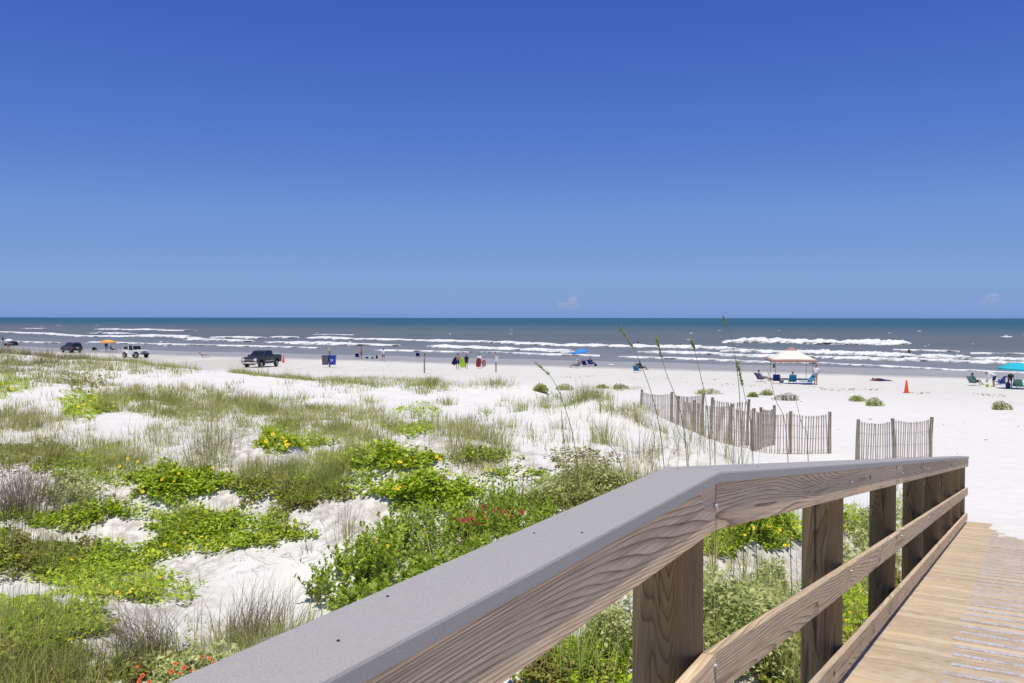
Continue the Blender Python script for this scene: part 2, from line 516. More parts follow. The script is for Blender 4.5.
# ------------------------------------------------------------------ sand
def mat_sand():
    t = NT('sand')
    v = t.coord('Object')
    wet = t.new('Attribute', attribute_name='wet').outputs['Fac']
    n1 = t.noise(v, 0.35, 4); n2 = t.noise(v, 3.0, 5, 0.6); n3 = t.noise(v, 120, 2)
    dry = t.ramp(n2, [(0.25, (0.655, 0.65, 0.605)), (0.75, (0.745, 0.74, 0.70))])
    dry = t.mix(t.math('MULTIPLY', n1, 0.25), dry, (0.66, 0.64, 0.60))
    dry = t.mix(0.5, dry, t.mix(1.0, dry, t.ramp(n3, [(0.3, (0.8, 0.8, 0.8)), (0.7, (1.1, 1.1, 1.1))]), 'MULTIPLY'))
    # leaf litter staining among the dune plants
    lit = t.new('Attribute', attribute_name='litter').outputs['Fac']
    ln = t.math('MULTIPLY', lit, t.ramp(t.noise(v, 7.0, 5, 0.65), [(0.42, (0, 0, 0)), (0.6, (1, 1, 1))]))
    dry = t.mix(t.math('MULTIPLY', ln, 0.55), dry, (0.27, 0.22, 0.16))
    # distance back from the waterline: packed, driven-on sand with wheel tracks below the dunes
    dt = t.new('VectorMath', operation='DOT_PRODUCT'); dt.inputs[1].default_value = (float(SN[0]), float(SN[1]), 0)
    t.link(v, dt.inputs[0])
    sback = t.math('SUBTRACT', 125.0, dt.outputs['Value'])
    packed = t.ramp(t.math('ADD', t.math('MULTIPLY', sback, 0.01), t.math('MULTIPLY', t.math('SUBTRACT', n1, 0.5), 0.2)), [(0.50, (1, 1, 1)), (0.78, (0, 0, 0))])
    dry = t.mix(packed, dry, t.mix(1.0, dry, (0.90, 0.90, 0.87), 'MULTIPLY'))
    wob = t.math('MULTIPLY', t.math('SUBTRACT', t.noise(t.coord('Object', (0.035, 0.035, 1)), 1.0, 3), 0.5), 9.0)
    tread = t.noise(t.coord('Object', (1, 1, 1)), 2.5, 4, 0.7)
    trk = None
    for s0 in (41.0, 42.7, 51.0, 52.7, 57.5, 63.0, 64.7):
        b_ = t.ramp(t.math('ABSOLUTE', t.math('SUBTRACT', t.math('ADD', sback, wob), s0)), [(0.12, (1, 1, 1)), (0.30, (0, 0, 0))])
        trk = b_ if trk is None else t.math('MAXIMUM', trk, b_)
    trk = t.math('MULTIPLY', trk, t.ramp(tread, [(0.42, (0, 0, 0)), (0.58, (1, 1, 1))]))
    dry = t.mix(t.math('MULTIPLY', trk, 0.30), dry, (0.42, 0.385, 0.34))
    stretch = t.coord('Object', (0.05, 0.3, 1))
    ws = t.noise(stretch, 1.0, 3)
    wetc = t.ramp(ws, [(0.3, (0.32, 0.305, 0.265)), (0.7, (0.40, 0.38, 0.335))])
    wetf = t.math('ADD', wet, t.math('MULTIPLY', t.math('SUBTRACT', n1, 0.5), 0.35))
    wetf = t.ramp(wetf, [(0.3, (0, 0, 0)), (0.62, (1, 1, 1))])
    c = t.mix(wetf, dry, wetc)
    rg = t.math('SUBTRACT', 0.92, t.math('MULTIPLY', wetf, 0.50))
    vor = t.new('TexVoronoi', feature='SMOOTH_F1'); vor.inputs['Scale'].default_value = 2.6; vor.inputs['Smoothness'].default_value = 0.6
    wv = t.new('VectorMath', operation='ADD')
    t.link(v, wv.inputs[0])
    nd = t.new('TexNoise'); nd.inputs['Scale'].default_value = 1.5; t.link(v, nd.inputs['Vector'])
    t.link(nd.outputs['Color'], wv.inputs[1]); t.link(wv.outputs[0], vor.inputs['Vector'])
    h = t.math('ADD', t.math('MULTIPLY', vor.outputs['Distance'], 0.9), t.math('ADD', n2, t.math('MULTIPLY', n3, 0.06)))
    bstr = t.new('Bump'); bstr.inputs['Distance'].default_value = 0.09
    t.link(t.math('SUBTRACT', 0.36, t.math('MULTIPLY', wetf, 0.33)), bstr.inputs['Strength'])
    t.link(h, bstr.inputs['Height'])
    return t.done(t.bsdf(c, rg, t.math('ADD', 0.12, t.math('MULTIPLY', wetf, 0.38)), 0, bstr.outputs[0]))
M_SAND = mat_sand()

def spaced(lo, hi, step, tail_lo, tail_hi, ratio=1.13):
    mid = list(np.arange(lo, hi, step))
    a, s = lo, step; left = []
    while a > tail_lo: s *= ratio; a -= s; left.append(a)
    b, s = mid[-1], step; right = []
    while b < tail_hi: s *= ratio; b += s; right.append(b)
    return np.array(left[::-1] + mid + right)

def grid_faces(ny, nx):
    i = np.arange(ny - 1)[:, None] * nx + np.arange(nx - 1)[None]
    return np.stack([i, i + 1, i + nx + 1, i + nx], -1).reshape(-1, 4)

# veg ellipses are declared early: they also stain the sand with litter
# (centre px, centre py, half width, half height, kind, density)
VEG = [
 # grass ('g' olive, 't' tall sparse, 'b' brown dry), creepers ('c' bright, 'd' dark, 's' silvery)
 (-60,366,70,12,'g',1.0),(25,366,45,10,'b',1.0),(25,364,60,9,'g',0.7),(100,366,55,8,'g',1.0),(185,368,48,6,'g',0.9),(290,371,55,4,'g',0.8),(215,366,30,4,'g',.5),
 (375,381,62,6,'g',2.0),(428,385,22,9,'g',1.6),(345,384,30,6,'g',.6),(455,385,40,4,'g',.3),(595,389,50,2.5,'g',0.5),
 (85,382,26,11,'d',1.2),(40,380,50,9,'g',0.7),(90,406,32,13,'c',1.0),(8,386,16,13,'c',0.8),(-40,392,40,16,'g',0.9),(30,404,40,14,'t',0.4),
 (150,378,60,10,'t',0.35),(250,388,60,9,'t',0.35),(310,390,50,10,'t',0.3),
 (150,404,45,14,'g',1.2),(215,410,60,13,'g',1.3),(290,413,60,13,'g',1.2),(120,398,30,10,'g',0.9),(215,398,40,8,'g',.6),
 (25,423,45,12,'g',0.8),(20,420,50,10,'b',0.5),(-50,425,45,20,'g',0.8),
 (150,440,90,15,'t',0.35),(215,442,18,16,'g',0.6),(165,432,16,12,'g',0.4),(60,436,40,8,'t',.5),
 (290,440,34,14,'c',1.0),(300,432,50,10,'g',0.5),
 (30,457,45,12,'d',1.1),(-50,465,50,25,'d',0.8),(40,452,60,14,'g',0.6),
 (105,462,50,20,'g',0.8),(100,470,48,17,'c',0.5),(178,486,50,18,'c',1.1),(180,470,50,12,'g',0.6),
 (25,498,34,22,'b',0.9),(75,495,30,15,'s',0.6),(60,520,55,10,'c',0.7),(125,512,35,9,'c',0.7),(115,505,40,10,'g',.3),
 (285,498,50,18,'d',0.8),(290,490,55,18,'c',0.5),(300,478,60,16,'g',0.9),(240,470,40,12,'g',0.5),
 (345,425,60,20,'g',1.0),(420,410,22,7,'c',1.0),(412,430,24,7,'c',1.0),(370,460,54,13,'c',0.6),(460,458,46,9,'c',0.5),(340,455,50,20,'g',0.6),
 (476,445,40,26,'g',1.0),(470,440,34,20,'b',0.5),(430,425,40,10,'g',0.5),(360,482,50,10,'c',.25),
 (515,477,44,7,'c',0.7),(580,462,36,12,'d',0.16),(560,430,60,26,'t',0.25),(545,405,40,8,'g',0.4),(590,396,22,6,'g',0.7),(635,412,26,6,'g',0.6),(690,440,40,8,'t',0.22),(640,455,50,14,'t',0.3),
 (430,500,50,17,'c',0.5),(598,492,60,13,'g',1.0),(585,496,60,14,'s',0.6),(545,505,45,10,'d',.8),(610,480,40,8,'g',.6),
 (215,536,72,19,'c',1.3),(250,526,40,14,'c',.6),(110,572,68,28,'c',1.1),(150,585,50,18,'c',.7),(40,628,60,28,'c',1.1),(90,600,40,15,'c',0.7),(25,560,34,20,'b',0.35),(20,560,40,22,'d',0.5),(60,560,40,20,'d',.4),
 (-60,560,60,50,'c',0.7),(-60,640,60,40,'d',0.7),(20,655,50,20,'d',.6),
 (240,640,50,17,'g',0.5),(60,675,80,18,'g',0.35),(150,672,50,16,'d',0.5),(0,700,120,24,'d',0.6),(220,700,70,24,'s',0.6),
 (420,556,46,32,'s',0.2),(347,530,14,14,'t',.2),(455,535,50,14,'d',.35),
 # seen between the posts of the railing
 (765,532,44,15,'c',1.2),(720,545,30,12,'c',.7),(760,640,62,48,'s',1.0),(690,620,40,40,'s',.5),(600,660,50,26,'c',1.0),(560,675,40,14,'d',.9),(620,640,30,30,'s',.6),
 (730,575,34,26,'t',0.5),(865,560,22,46,'s',0.9),(850,520,22,16,'c',0.8),(905,520,16,22,'s',0.6),(850,610,26,30,'c',0.9),(800,650,40,44,'d',0.8),(920,500,24,14,'t',.5),(890,575,16,26,'d',.7),(670,496,60,12,'g',.6),
]
_rngv = np.random.default_rng(5)
def in_ellipse(cx, cy, rx, ry, n, rng, soft=1.0):
    a = rng.uniform(0, 2*np.pi, n); r = np.sqrt(rng.uniform(0, 1, n))
    ragged = 1 + 0.28*np.sin(3*a + cx) + 0.18*np.sin(7*a + cy) + 0.1*np.sin(13*a)
    return cx + rx*r*np.cos(a)*ragged, cy + ry*r*np.sin(a)*ragged

gxs = spaced(-26, 20, 0.16, -1500, 1500)
gys = spaced(3.0, 52, 0.16, -60, 1400)
TX, TY = np.meshgrid(gxs, gys)
TZ = terrain_exact(TX, TY)
V = np.stack([TX, TY, TZ], -1).reshape(-1, 3)
me = mesh_np('sand_ground', V, grid_faces(len(gys), len(gxs)))
s_all = shore_s(V[:, 0], V[:, 1])
wet = np.clip((36 - s_all) / 26, 0, 1)
a = me.attributes.new('wet', 'FLOAT', 'POINT'); a.data.foreach_set('value', wet.astype(np.float32))
lit = np.zeros(len(V), np.float32)
for (cx, cy, rx, ry, k, d) in VEG:
    px, py = in_ellipse(cx, cy, rx*1.05, ry*1.1, 70, _rngv)
    g = ground(px, py)
    ix = np.clip(np.searchsorted(gxs, g[:, 0]), 1, len(gxs) - 2); iy = np.clip(np.searchsorted(gys, g[:, 1]), 1, len(gys) - 2)
    wgt = 0.16 * min(d, 1.0)
    for dx in (-2, -1, 0, 1, 2):
        for dy in (-2, -1, 0, 1, 2):
            np.add.at(lit, np.clip(iy+dy, 0, len(gys)-1)*len(gxs) + np.clip(ix+dx, 0, len(gxs)-1), wgt / (1 + 0.5*(dx*dx + dy*dy)))
a = me.attributes.new('litter', 'FLOAT', 'POINT'); a.data.foreach_set('value', np.clip(lit, 0, 1).astype(np.float32))
o = link_mesh('sand_ground', me, M_SAND, smooth=True)
tag(o, 'white sand of the dunes and beach', 'sand', kind='structure')

# ------------------------------------------------------------------ sea
def mat_sea():
    t = NT('sea_water')
    sh = t.new('Attribute', attribute_name='shallow').outputs['Fac']
    v1 = t.coord('Object', (0.05, 0.16, 1)); v2 = t.coord('Object', (0.25, 0.9, 1)); v3 = t.coord('Object', (0.004, 0.012, 1))
    n1 = t.noise(v1, 1.0, 5, 0.6); n2 = t.noise(v2, 1.0, 4, 0.6); n3 = t.noise(v3, 1.0, 4, 0.6)
    deep = t.ramp(n3, [(0.3, (0.018, 0.085, 0.105)), (0.7, (0.028, 0.100, 0.118))])
    mid = t.ramp(n1, [(0.3, (0.092, 0.116, 0.106)), (0.7, (0.150, 0.162, 0.142))])
    shal = t.ramp(n2, [(0.3, (0.17, 0.18, 0.17)), (0.7, (0.24, 0.245, 0.235))])
    c = t.mix(t.ramp(sh, [(0.05, (0, 0, 0)), (0.5, (1, 1, 1))]), deep, mid)
    c = t.mix(t.ramp(sh, [(0.72, (0, 0, 0)), (0.98, (1, 1, 1))]), c, shal)
    h = t.math('ADD', t.math('MULTIPLY', n1, 1.2), t.math('MULTIPLY', n2, 0.5))
    return t.done(t.bsdf(c, 0.42, 0.28, 0, t.bump(h, 0.9, 0.7)))
M_SEA = mat_sea()
NE = np.array([0.8851, -0.4654])                      # along the shore
ds = np.concatenate([np.linspace(-3, 120, 190), np.geomspace(121.5, 26000, 120)])
cs = np.linspace(-1, 1, 300)
D_, C_ = np.meshgrid(ds, cs, indexing='ij')
U_ = C_ * (320 + 2.2 * np.maximum(D_, 0))
SX = 125*SN[0] + D_*SN[0] + U_*NE[0]; SY = 125*SN[1] + D_*SN[1] + U_*NE[1]
amp = np.clip((D_ - 4) / 30, 0, 1) * np.clip(1 - (D_ - 250) / 400, 0, 1)
SZ = amp * (0.30*fbm(U_*0.012 + 3, D_*0.075, 31, 3) + 0.25*fbm(U_*0.03, D_*0.2, 41, 2)) + 0.012
V = np.stack([SX, SY, SZ], -1).reshape(-1, 3)
me = mesh_np('sea', V, grid_faces(len(ds), len(cs)))
shal = np.exp(-np.maximum(D_.ravel(), 0) / 330.0)
a = me.attributes.new('shallow', 'FLOAT', 'POINT'); a.data.foreach_set('value', shal.astype(np.float32))
o = link_mesh('sea', me, M_SEA, smooth=True)
o.rotation_euler = (0, 0, 0)
tag(o, 'blue grey sea out to the horizon', 'sea', kind='structure')

# breaking waves and swash: foam ridges lying on the water
def mat_foam():
    t = NT('foam')
    v = t.coord('Object', (0.35, 0.9, 1.5))
    n = t.noise(v, 1.0, 6, 0.7); n2 = t.noise(t.coord('Object', (0.12, 0.3, 1)), 1.0, 4, 0.6)
    c = t.ramp(n, [(0.3, (0.50, 0.53, 0.55)), (0.55, (0.72, 0.735, 0.74)), (0.8, (0.82, 0.82, 0.82))])
    thick = t.new('Attribute', attribute_name='thick').outputs['Fac']
    f = t.math('ADD', thick, t.math('MULTIPLY', t.math('SUBTRACT', t.math('ADD', n, n2), 1.0), 1.7))
    f = t.ramp(f, [(0.0, (0, 0, 0)), (0.48, (1, 1, 1))])
    sh = t.bsdf(c, 0.85, 0.15, 0, t.bump(n, 0.6, 0.25))
    tr = t.new('BsdfTransparent'); mx = t.new('MixShader')
    t.link(f, mx.inputs[0]); t.link(tr.outputs[0], mx.inputs[1]); t.link(sh, mx.inputs[2])
    return t.done(mx.outputs[0])
M_FOAM = mat_foam()
FOAM = [  # polyline in the photo (measured), thickness px, crest
 ([(-60,330),(0,333),(35,334.4),(78,337),(166,337.5),(200,339.5)],1.5,1),([(94,330),(125,330.4),(156,330.6)],2.4,1),([(156,331),(188,331.3)],2.0,1),
 ([(88,334),(108,334.2),(127,334.6)],2.2,1),([(129,336),(193,337)],1.7,1),([(183,340.5),(215,341),(245,342.2)],2.0,1),([(21,329),(43,329.4)],1.0,0),
 ([(88,343),(140,344.5),(200,346)],0.9,0),([(-60,341),(0,342.5),(60,344)],0.7,0),([(210,338),(258,338.6)],1.7,1),([(270,337.8),(288,338.6)],1.9,1),([(305,338.6),(340,339.3),(380,340.3)],2.0,1),
 ([(264,343),(300,344.2),(350,345.6),(393,346.2)],2.4,1),([(180,345.4),(250,347),(317,349)],0.9,0),([(313,335),(355,335.4)],0.8,0),
 ([(360,340),(420,341.2),(480,342.6),(560,346)],1.9,1),([(427,347),(470,348.6),(516,350.6)],2.6,1),([(360,350.6),(420,352),(470,353)],0.8,0),
 ([(540,345.4),(590,346.8),(640,347.6),(690,348.4),(740,350)],2.7,1),([(637,352.5),(690,354),(740,356)],1.8,1),([(540,352.4),(565,352.6),(592,353)],1.2,0),
 ([(618,357.5),(680,359.4),(740,361.4)],1.5,0),([(520,350),(545,351),(570,351.5)],1.6,1),([(480,352.5),(540,355),(600,356.5)],0.8,0),
 ([(722,342.2),(770,342.6),(820,343.4),(870,344.3),(911,344.6)],5.2,2),
 ([(720,351.5),(770,352.6),(820,353.6),(880,356),(920,357.2)],3.0,1),([(720,356.2),(800,357.6),(860,359.4),(920,361.4)],1.7,1),([(720,361.6),(770,362.6),(820,363.6),(870,366),(920,368)],1.4,0),
 ([(905,357),(950,358.2),(1024,360.4),(1090,363)],2.4,1),([(880,360),(950,361.8),(1024,364),(1090,367)],2.2,1),([(880,366),(944,369.6),(1024,373.4),(1090,377)],1.2,0),
 ([(893,350),(930,350.8),(960,351.6)],1.1,0),([(970,353.6),(1000,354),(1060,355)],1.2,0),([(1000,336.4),(1012,336.6)],1.0,0),
]
rf = np.random.default_rng(11)
for _ in range(46):
    x = rf.uniform(0, 1024); y = rf.uniform(325, 346) + x/1024*6; w = rf.uniform(1.5, 5)
    FOAM.append(([(x, y), (x + w, y + 0.1)], rf.uniform(0.35, 0.8), 0))
def sea_pt(px, py):
    d = ray_dir(px, py); t = -CAMZ / d[..., 2]
    return d[..., 0]*t, d[..., 1]*t
fV, fF, fT = [], [], []
base = 0
for (pl, th, crest) in FOAM:
    px = np.array([p[0] for p in pl], float); py = np.array([p[1] for p in pl], float)
    L = px[-1] - px[0]
    n = max(8, int(L * 2.2))
    qx = np.linspace(px[0], px[-1], n); qy = np.interp(qx, px, py)
    qy = qy + fbm(qx*0.05, qx*0 + th*3, 61, 3) * 0.9*min(1, th/2)
    X, Y = sea_pt(qx, qy)
    end = np.clip(np.minimum(qx - px[0], px[-1] - qx) / (6 + 0.06*L), 0, 1) ** 0.6
    gap = np.clip(0.74 + 1.3*fbm(qx*0.09 + th, qx*0 + qy[0]*0.7, 71, 3), 0.12, 1.15)
    e = end * gap
    hgt = {0: 0.06, 1: 0.16*th, 2: 0.22*th}[crest] * e
    wid = (2.2 + 2.0*th if crest else 1.2 + 2.6*th) * (0.35 + 0.65*e) * np.clip(Y/170, .5, 2.0)
    prof = np.array([-0.12, 0.0, 0.10, 0.22, 0.45, 0.7, 1.0]); ph = np.array([0.0, 0.45, 0.95, 1.0, 0.55, 0.25, 0.0])
    m = len(prof)
    for j in range(m):
        jit = fbm(qx*0.6 + j*5.3, qx*0 + j*2.1 + th, 81, 3)
        off = (prof[j] + 0.24*jit*(0.3 if j < 2 else 1)) * wid
        z = np.maximum(0.0, hgt * ph[j] * (1 + 0.6*jit)) + 0.02 + (0.10 if 0 < j < m-1 else -0.12) + 0.12*np.clip(Y-115, 0, 30)/30*(1 if 0 < j < m-1 else 0)
        fT.append(np.clip(ph[j]*0.55 + 0.45, 0, 1) * (0.35 + 0.65*np.clip(e, 0, 1)) * (1.0 if crest else 0.72) * (0.15 if j in (0, m-1) else 1))
        fV.append(np.stack([X + off*SN[0], Y + off*SN[1], z], -1))
    idx = base + np.arange(m)[:, None]*n + np.arange(n)[None]
    fF.append(np.stack([idx[:-1, :-1], idx[:-1, 1:], idx[1:, 1:], idx[1:, :-1]], -1).reshape(-1, 4))
    base += m * n
me = mesh_np('surf_foam', np.concatenate(fV), np.concatenate(fF))
a = me.attributes.new('thick', 'FLOAT', 'POINT'); a.data.foreach_set('value', np.concatenate(fT).astype(np.float32))
o = link_mesh('surf_foam', me, M_FOAM, smooth=True)
tag(o, 'white foam of waves breaking along the shore', 'surf', kind='structure')

# small far clouds above the horizon
def mat_cloud():
    t = NT('cloud_vapour')
    lw = t.new('LayerWeight'); lw.inputs['Blend'].default_value = 0.5
    v = t.coord('Object', (0.01, 0.01, 0.01))
    n = t.noise(v, 1.0, 4)
    f = t.math('MULTIPLY', t.math('POWER', t.math('SUBTRACT', 1.0, lw.outputs['Facing']), 1.5), 0.17)
    f = t.math('MULTIPLY', f, n)
    tr = t.new('BsdfTransparent'); df = t.new('BsdfDiffuse'); df.inputs['Color'].default_value = (0.85, 0.8, 0.85, 1)
    mx = t.new('MixShader'); t.link(f, mx.inputs[0]); t.link(tr.outputs[0], mx.inputs[1]); t.link(df.outputs[0], mx.inputs[2])
    return t.done(mx.outputs[0])
M_CLOUD = mat_cloud()
for ci, (cx, cy, puffs) in enumerate([(571, 301, [(0,0,7),(4,-3,5),(-5,3,5),(-11,4,4),(7,4,4),(2,4,6)]), (991, 298, [(0,-1,7),(5,0,5),(-4,2,6),(-11,5,4),(6,4,4),(0,4,5)])]):
    mb = MB()
    rr = random.Random(ci)
    Yc = 14000.0
    for (dx, dy, r) in puffs:
        for k in range(2):
            p = at(cx + dx + rr.uniform(-2, 2), cy + dy + rr.uniform(-1.5, 1.5), Yc + rr.uniform(-150, 150))
            q = r * Yc / FPX * rr.uniform(0.6, 1.15)
            mb.ell(p, (q*1.2, q, q*0.75), 18, 12)
    c = mb.build('cloud', M_CLOUD, smooth=True)
    tag(c, 'small faint white cloud low over the sea', 'cloud', kind='structure')

# ------------------------------------------------------------------ boardwalk and railing
M_FASCIA = mat_wood('weathered_rail_wood', (0.80, 0.615, 0.395), (0.17, 0.10, 0.05), (0.64, 0.545, 0.42), ring=34, stretch=0.07, bumpk=0.55, contrast=1.0, tone=0.35, knots=True, cracks=0.35)
M_DECK = mat_wood('weathered_deck_wood', (0.61, 0.465, 0.28), (0.33, 0.22, 0.115), (0.58, 0.51, 0.41), ring=30, stretch=0.05, bumpk=0.4, contrast=0.85, tone=0.6, dust=0.38)
M_POST = mat_wood('dark_post_wood', (0.30, 0.21, 0.105), (0.085, 0.052, 0.025), (0.20, 0.175, 0.085), ring=40, stretch=0.16, bumpk=0.6, contrast=1.0, tone=0.45, grain_axis=2, cracks=0.75)
def mat_cap():
    t = NT('grey_composite')
    v = t.coord('Object')
    n = t.noise(v, 350, 3, 0.7); n2 = t.noise(v, 5, 4); n3 = t.noise(v, 60, 3)
    c = t.ramp(n, [(0.36, (0.30, 0.29, 0.272)), (0.5, (0.355, 0.344, 0.322)), (0.66, (0.42, 0.405, 0.38))])
    c = t.mix(t.math('MULTIPLY', n2, 0.35), c, (0.345, 0.33, 0.322))
    st = t.ramp(t.noise(t.coord('Object', (1, 1, 1)), 9, 6, 0.7), [(0.66, (0, 0, 0)), (0.76, (1, 1, 1))])
    c = t.mix(t.math('MULTIPLY', st, 0.25), c, (0.36, 0.33, 0.30))
    return t.done(t.bsdf(c, 0.62, 0.35, 0, t.bump(t.math('ADD', n, n3), 0.25, 0.002)))
M_CAP = mat_cap()
M_STEEL = plain('galvanised_steel', (0.42, 0.42, 0.43), 0.45, 0.5, 0.7)
M_DARKMETAL = plain('dark_metal', (0.05, 0.05, 0.055), 0.5, 0.5, 0.3)

TN = 498.0 / FPX
CN = 1 / math.sqrt(1 + TN*TN); SNn = TN * CN
def rail_pt(y, lat, dep):
    """point on the railing: y out, lat metres inboard of the fascia face, dep below cap top"""
    if y >= ZB:
        x = RX0 + RT * y
        return Vector((x, y, CAMZ - 0.49 - 0.1507*(y - ZB) - dep)) + RIGHT * lat
    x = RX0 + RT*ZB + TN*(y - ZB)
    return Vector((x, y, CAMZ - 0.49 - dep)) + Vector((CN, -SNn, 0)) * lat

rail = thing('wooden_railing', 'weathered wooden railing with wide grey cap board running down beside the boardwalk', 'railing', (0, 0, 4.0))
def board(name, P0, P1, h, tk, m, parent, bevel=0.004, side=None):
    """plank from P0 to P1 (centre line), h high, tk thick, local x along it"""
    d = (P1 - P0); L = d.length; x = d.normalized()
    y = Vector((0, 0, 1)).cross(x).normalized(); z = x.cross(y)
    R = Matrix((x, y, z)).transposed().to_4x4()
    mb = MB()
    nseg = max(1, int(L / 0.4))
    vs, fs = [], []
    for i in range(nseg + 1):
        xx = -L/2 + L*i/nseg
        vs += [(xx, -tk/2, -h/2), (xx, tk/2, -h/2), (xx, tk/2, h/2), (xx, -tk/2, h/2)]
    for i in range(nseg):
        for k in range(4):
            k2 = (k+1) % 4
            fs.append((i*4+k, i*4+k2, i*4+4+k2, i*4+4+k))
    fs += [(3, 2, 1, 0), tuple(nseg*4 + k for k in range(4))]
    mb.add(vs, fs)
    o = mb.build(name, m, parent, bevel=bevel)
    M = Matrix.Translation((P0 + P1) / 2) @ R
    if parent is not None:
        M = Matrix.Translation(-parent.location) @ M
    o.matrix_local = M
    return o
YS, Y0 = 0.15, -1.2
# cap: two boards mitred at the bend, each its own width and thickness
def capboard(ya, yb):
    lo, hi = -0.172, 0.012
    a0, a1, b0, b1 = (rail_pt(ya, lo, 0), rail_pt(ya, hi, 0), rail_pt(yb, lo, 0), rail_pt(yb, hi, 0))
    if yb == ZB: b0, b1 = rail_pt(ZB + 1e-6, lo, 0), rail_pt(ZB + 1e-6, hi, 0)
    mb = MB(); dn = Vector((0, 0, -0.038))
    nseg = max(2, int((yb - ya) / 0.3))
    vs, fs = [], []
    for i in range(nseg + 1):
        f = i / nseg
        p, q = a0.lerp(b0, f), a1.lerp(b1, f)
        vs += [p + dn, q + dn, q, p]
    for i in range(nseg):
        for k in range(4):
            k2 = (k+1) % 4
            fs.append((i*4+k, i*4+k2, i*4+4+k2, i*4+4+k))
    fs += [(3, 2, 1, 0), tuple(nseg*4 + k for k in range(4))]
    vs = [v - Vector(rail.location) for v in vs]
    return mb.add(vs, fs).build('cap_board', M_CAP, rail, bevel=0.007)
capboard(-1.0, ZB); capboard(ZB, 8.7); capboard(8.703, ZEND)
def rails(dep, h, tk, name, cuts, near=True):
    c = dep + h/2
    if near:
        board(name, rail_pt(-1.0, -tk/2, c), rail_pt(ZB - 0.002, -tk/2, c), h, tk, M_FASCIA, rail)
    for a, b in zip(cuts[:-1], cuts[1:]):
        board(name, rail_pt(a + 0.002, -tk/2, c), rail_pt(b - 0.002, -tk/2, c), h, tk, M_FASCIA, rail)
rails(0.0385, 0.152, 0.040, 'fascia_board', [ZB, 5.42, 7.45, 11.6, ZEND])
rails(0.59, 0.14, 0.040, 'middle_rail', [ZB, 5.12, 9.6, ZEND - 0.02])
rails(1.065, 0.135, 0.040, 'bottom_rail', [ZB, 7.3, 11.6, ZEND - 0.04])
POSTY = [0.35, 2.86, 5.17, 7.40, 9.52, 11.5, 13.6, 15.4, 16.75]
rp = random.Random(4)
for i, y in enumerate(POSTY):
    r = 0.115 if i < 3 else 0.104
    top = rail_pt(y, -0.042 - r, 0.098)
    bot = Vector((top.x, top.y, float(tz(top.x, top.y)) - 0.5))
    Lp = top.z - bot.z
    mb = MB(); n = 22; lev = 9
    pts = [(0, 0, Lp*k/(lev-1)) for k in range(lev)]
    mb.tube(pts, [r*(1.03 - 0.04*k/(lev-1) + rp.uniform(-.006, .006)) for k in range(lev)], n)
    o = mb.build('post', M_POST, rail, smooth=True, loc=bot - Vector(rail.location))
    for dep in (0.09, 0.61):
        p = rail_pt(y + rp.uniform(-.02, .02), 0.004, dep + 0.02) - Vector(rail.location)
        MB().disc(p, RIGHT, 0.011, 0.010, 10).build('bolt', M_STEEL, rail, smooth=True)

# knots and splits on the cap and fascia are left to the grain; a few screw heads on the cap
for y in (0.62, 1.45, 1.62, 2.05, 2.75, 3.6, 4.8):
    for lat in (-0.05, -0.12):
        p = rail_pt(y + rp.uniform(-.15, .15), lat + rp.uniform(-.02, .02), 0.0) - Vector(rail.location)
        if rp.random() < .6: MB().disc(p + Vector((0, 0, 0.0005)), (0, 0, 1), 0.0026, 0.003, 8).build('screw', M_DARKMETAL, rail)

deck = thing('boardwalk', 'sunlit tan plank boardwalk sloping down to the sand', 'boardwalk', (4, 6, 3.5))
dl = Vector(deck.location)
def mat_grip():
    t = NT('grip_mesh')
    v = t.coord('Object', (1, 1, 1), rnd=True)
    br = t.new('TexVoronoi'); br.inputs['Scale'].default_value = 62.0
    t.link(v, br.inputs['Vector'])
    c = t.ramp(br.outputs['Distance'], [(0.28, (0.34, 0.30, 0.25)), (0.42, (0.58, 0.56, 0.54)), (0.8, (0.66, 0.64, 0.62))])
    n = t.noise(v, 9, 4)
    c = t.mix(t.ramp(n, [(0.5, (0, 0, 0)), (0.68, (1, 1, 1))]), c, (0.46, 0.38, 0.29))
    return t.done(t.bsdf(c, 0.5, 0.5, 0.15, t.bump(br.outputs['Distance'], 0.6, 0.004)))
M_GRIP = mat_grip()
DW0, DW1 = -0.03, 1.95
rd = random.Random(8)
pitch_z = 0.1435 / math.sqrt(1 / COSR**2 + 0.1507**2)       # plank spacing as y step on the ramp
ys = []
y = ZEND + 0.12
while y > ZB + 0.02:
    ys.append((y, True)); y -= pitch_z
y = ZB - 0.08
while y > -1.0:
    ys.append((y, False)); y -= 0.1435 * CN
for k, (y, ramp) in enumerate(ys):
    j = rd.uniform(-0.002, 0.002)
    P0 = rail_pt(y, DW0 + rd.uniform(-0.006, .006), 1.245 + 0.019 + j); P1 = rail_pt(y, DW1, 1.245 + 0.019 + j + rd.uniform(-.001, .001))
    d = (P1 - P0); x = d.normalized()
    al = (rail_pt(y + 0.1, 0, 0) - rail_pt(y, 0, 0)).normalized() if ramp else Vector((SNn, CN, 0))
    z = x.cross(al).normalized(); al = z.cross(x)
    R = Matrix((x, al, z)).transposed().to_4x4()
    o = MB().box((0, 0, 0), (d.length, 0.1345 + rd.uniform(-.001, .001), 0.038)).build('deck_plank', M_DECK, deck, bevel=0.004)
    o.matrix_local = Matrix.Translation((P0 + P1)/2 - dl) @ R
    if k % 2 == 0:
        lat0 = 0.46 + rd.uniform(-.02, .02); wd = 0.95
        g = MB().box((lat0 - DW0 + wd/2 - d.length/2, 0.01, 0.0215), (wd, 0.078, 0.004)).build('grip_strip', M_GRIP, o, bevel=0.001)
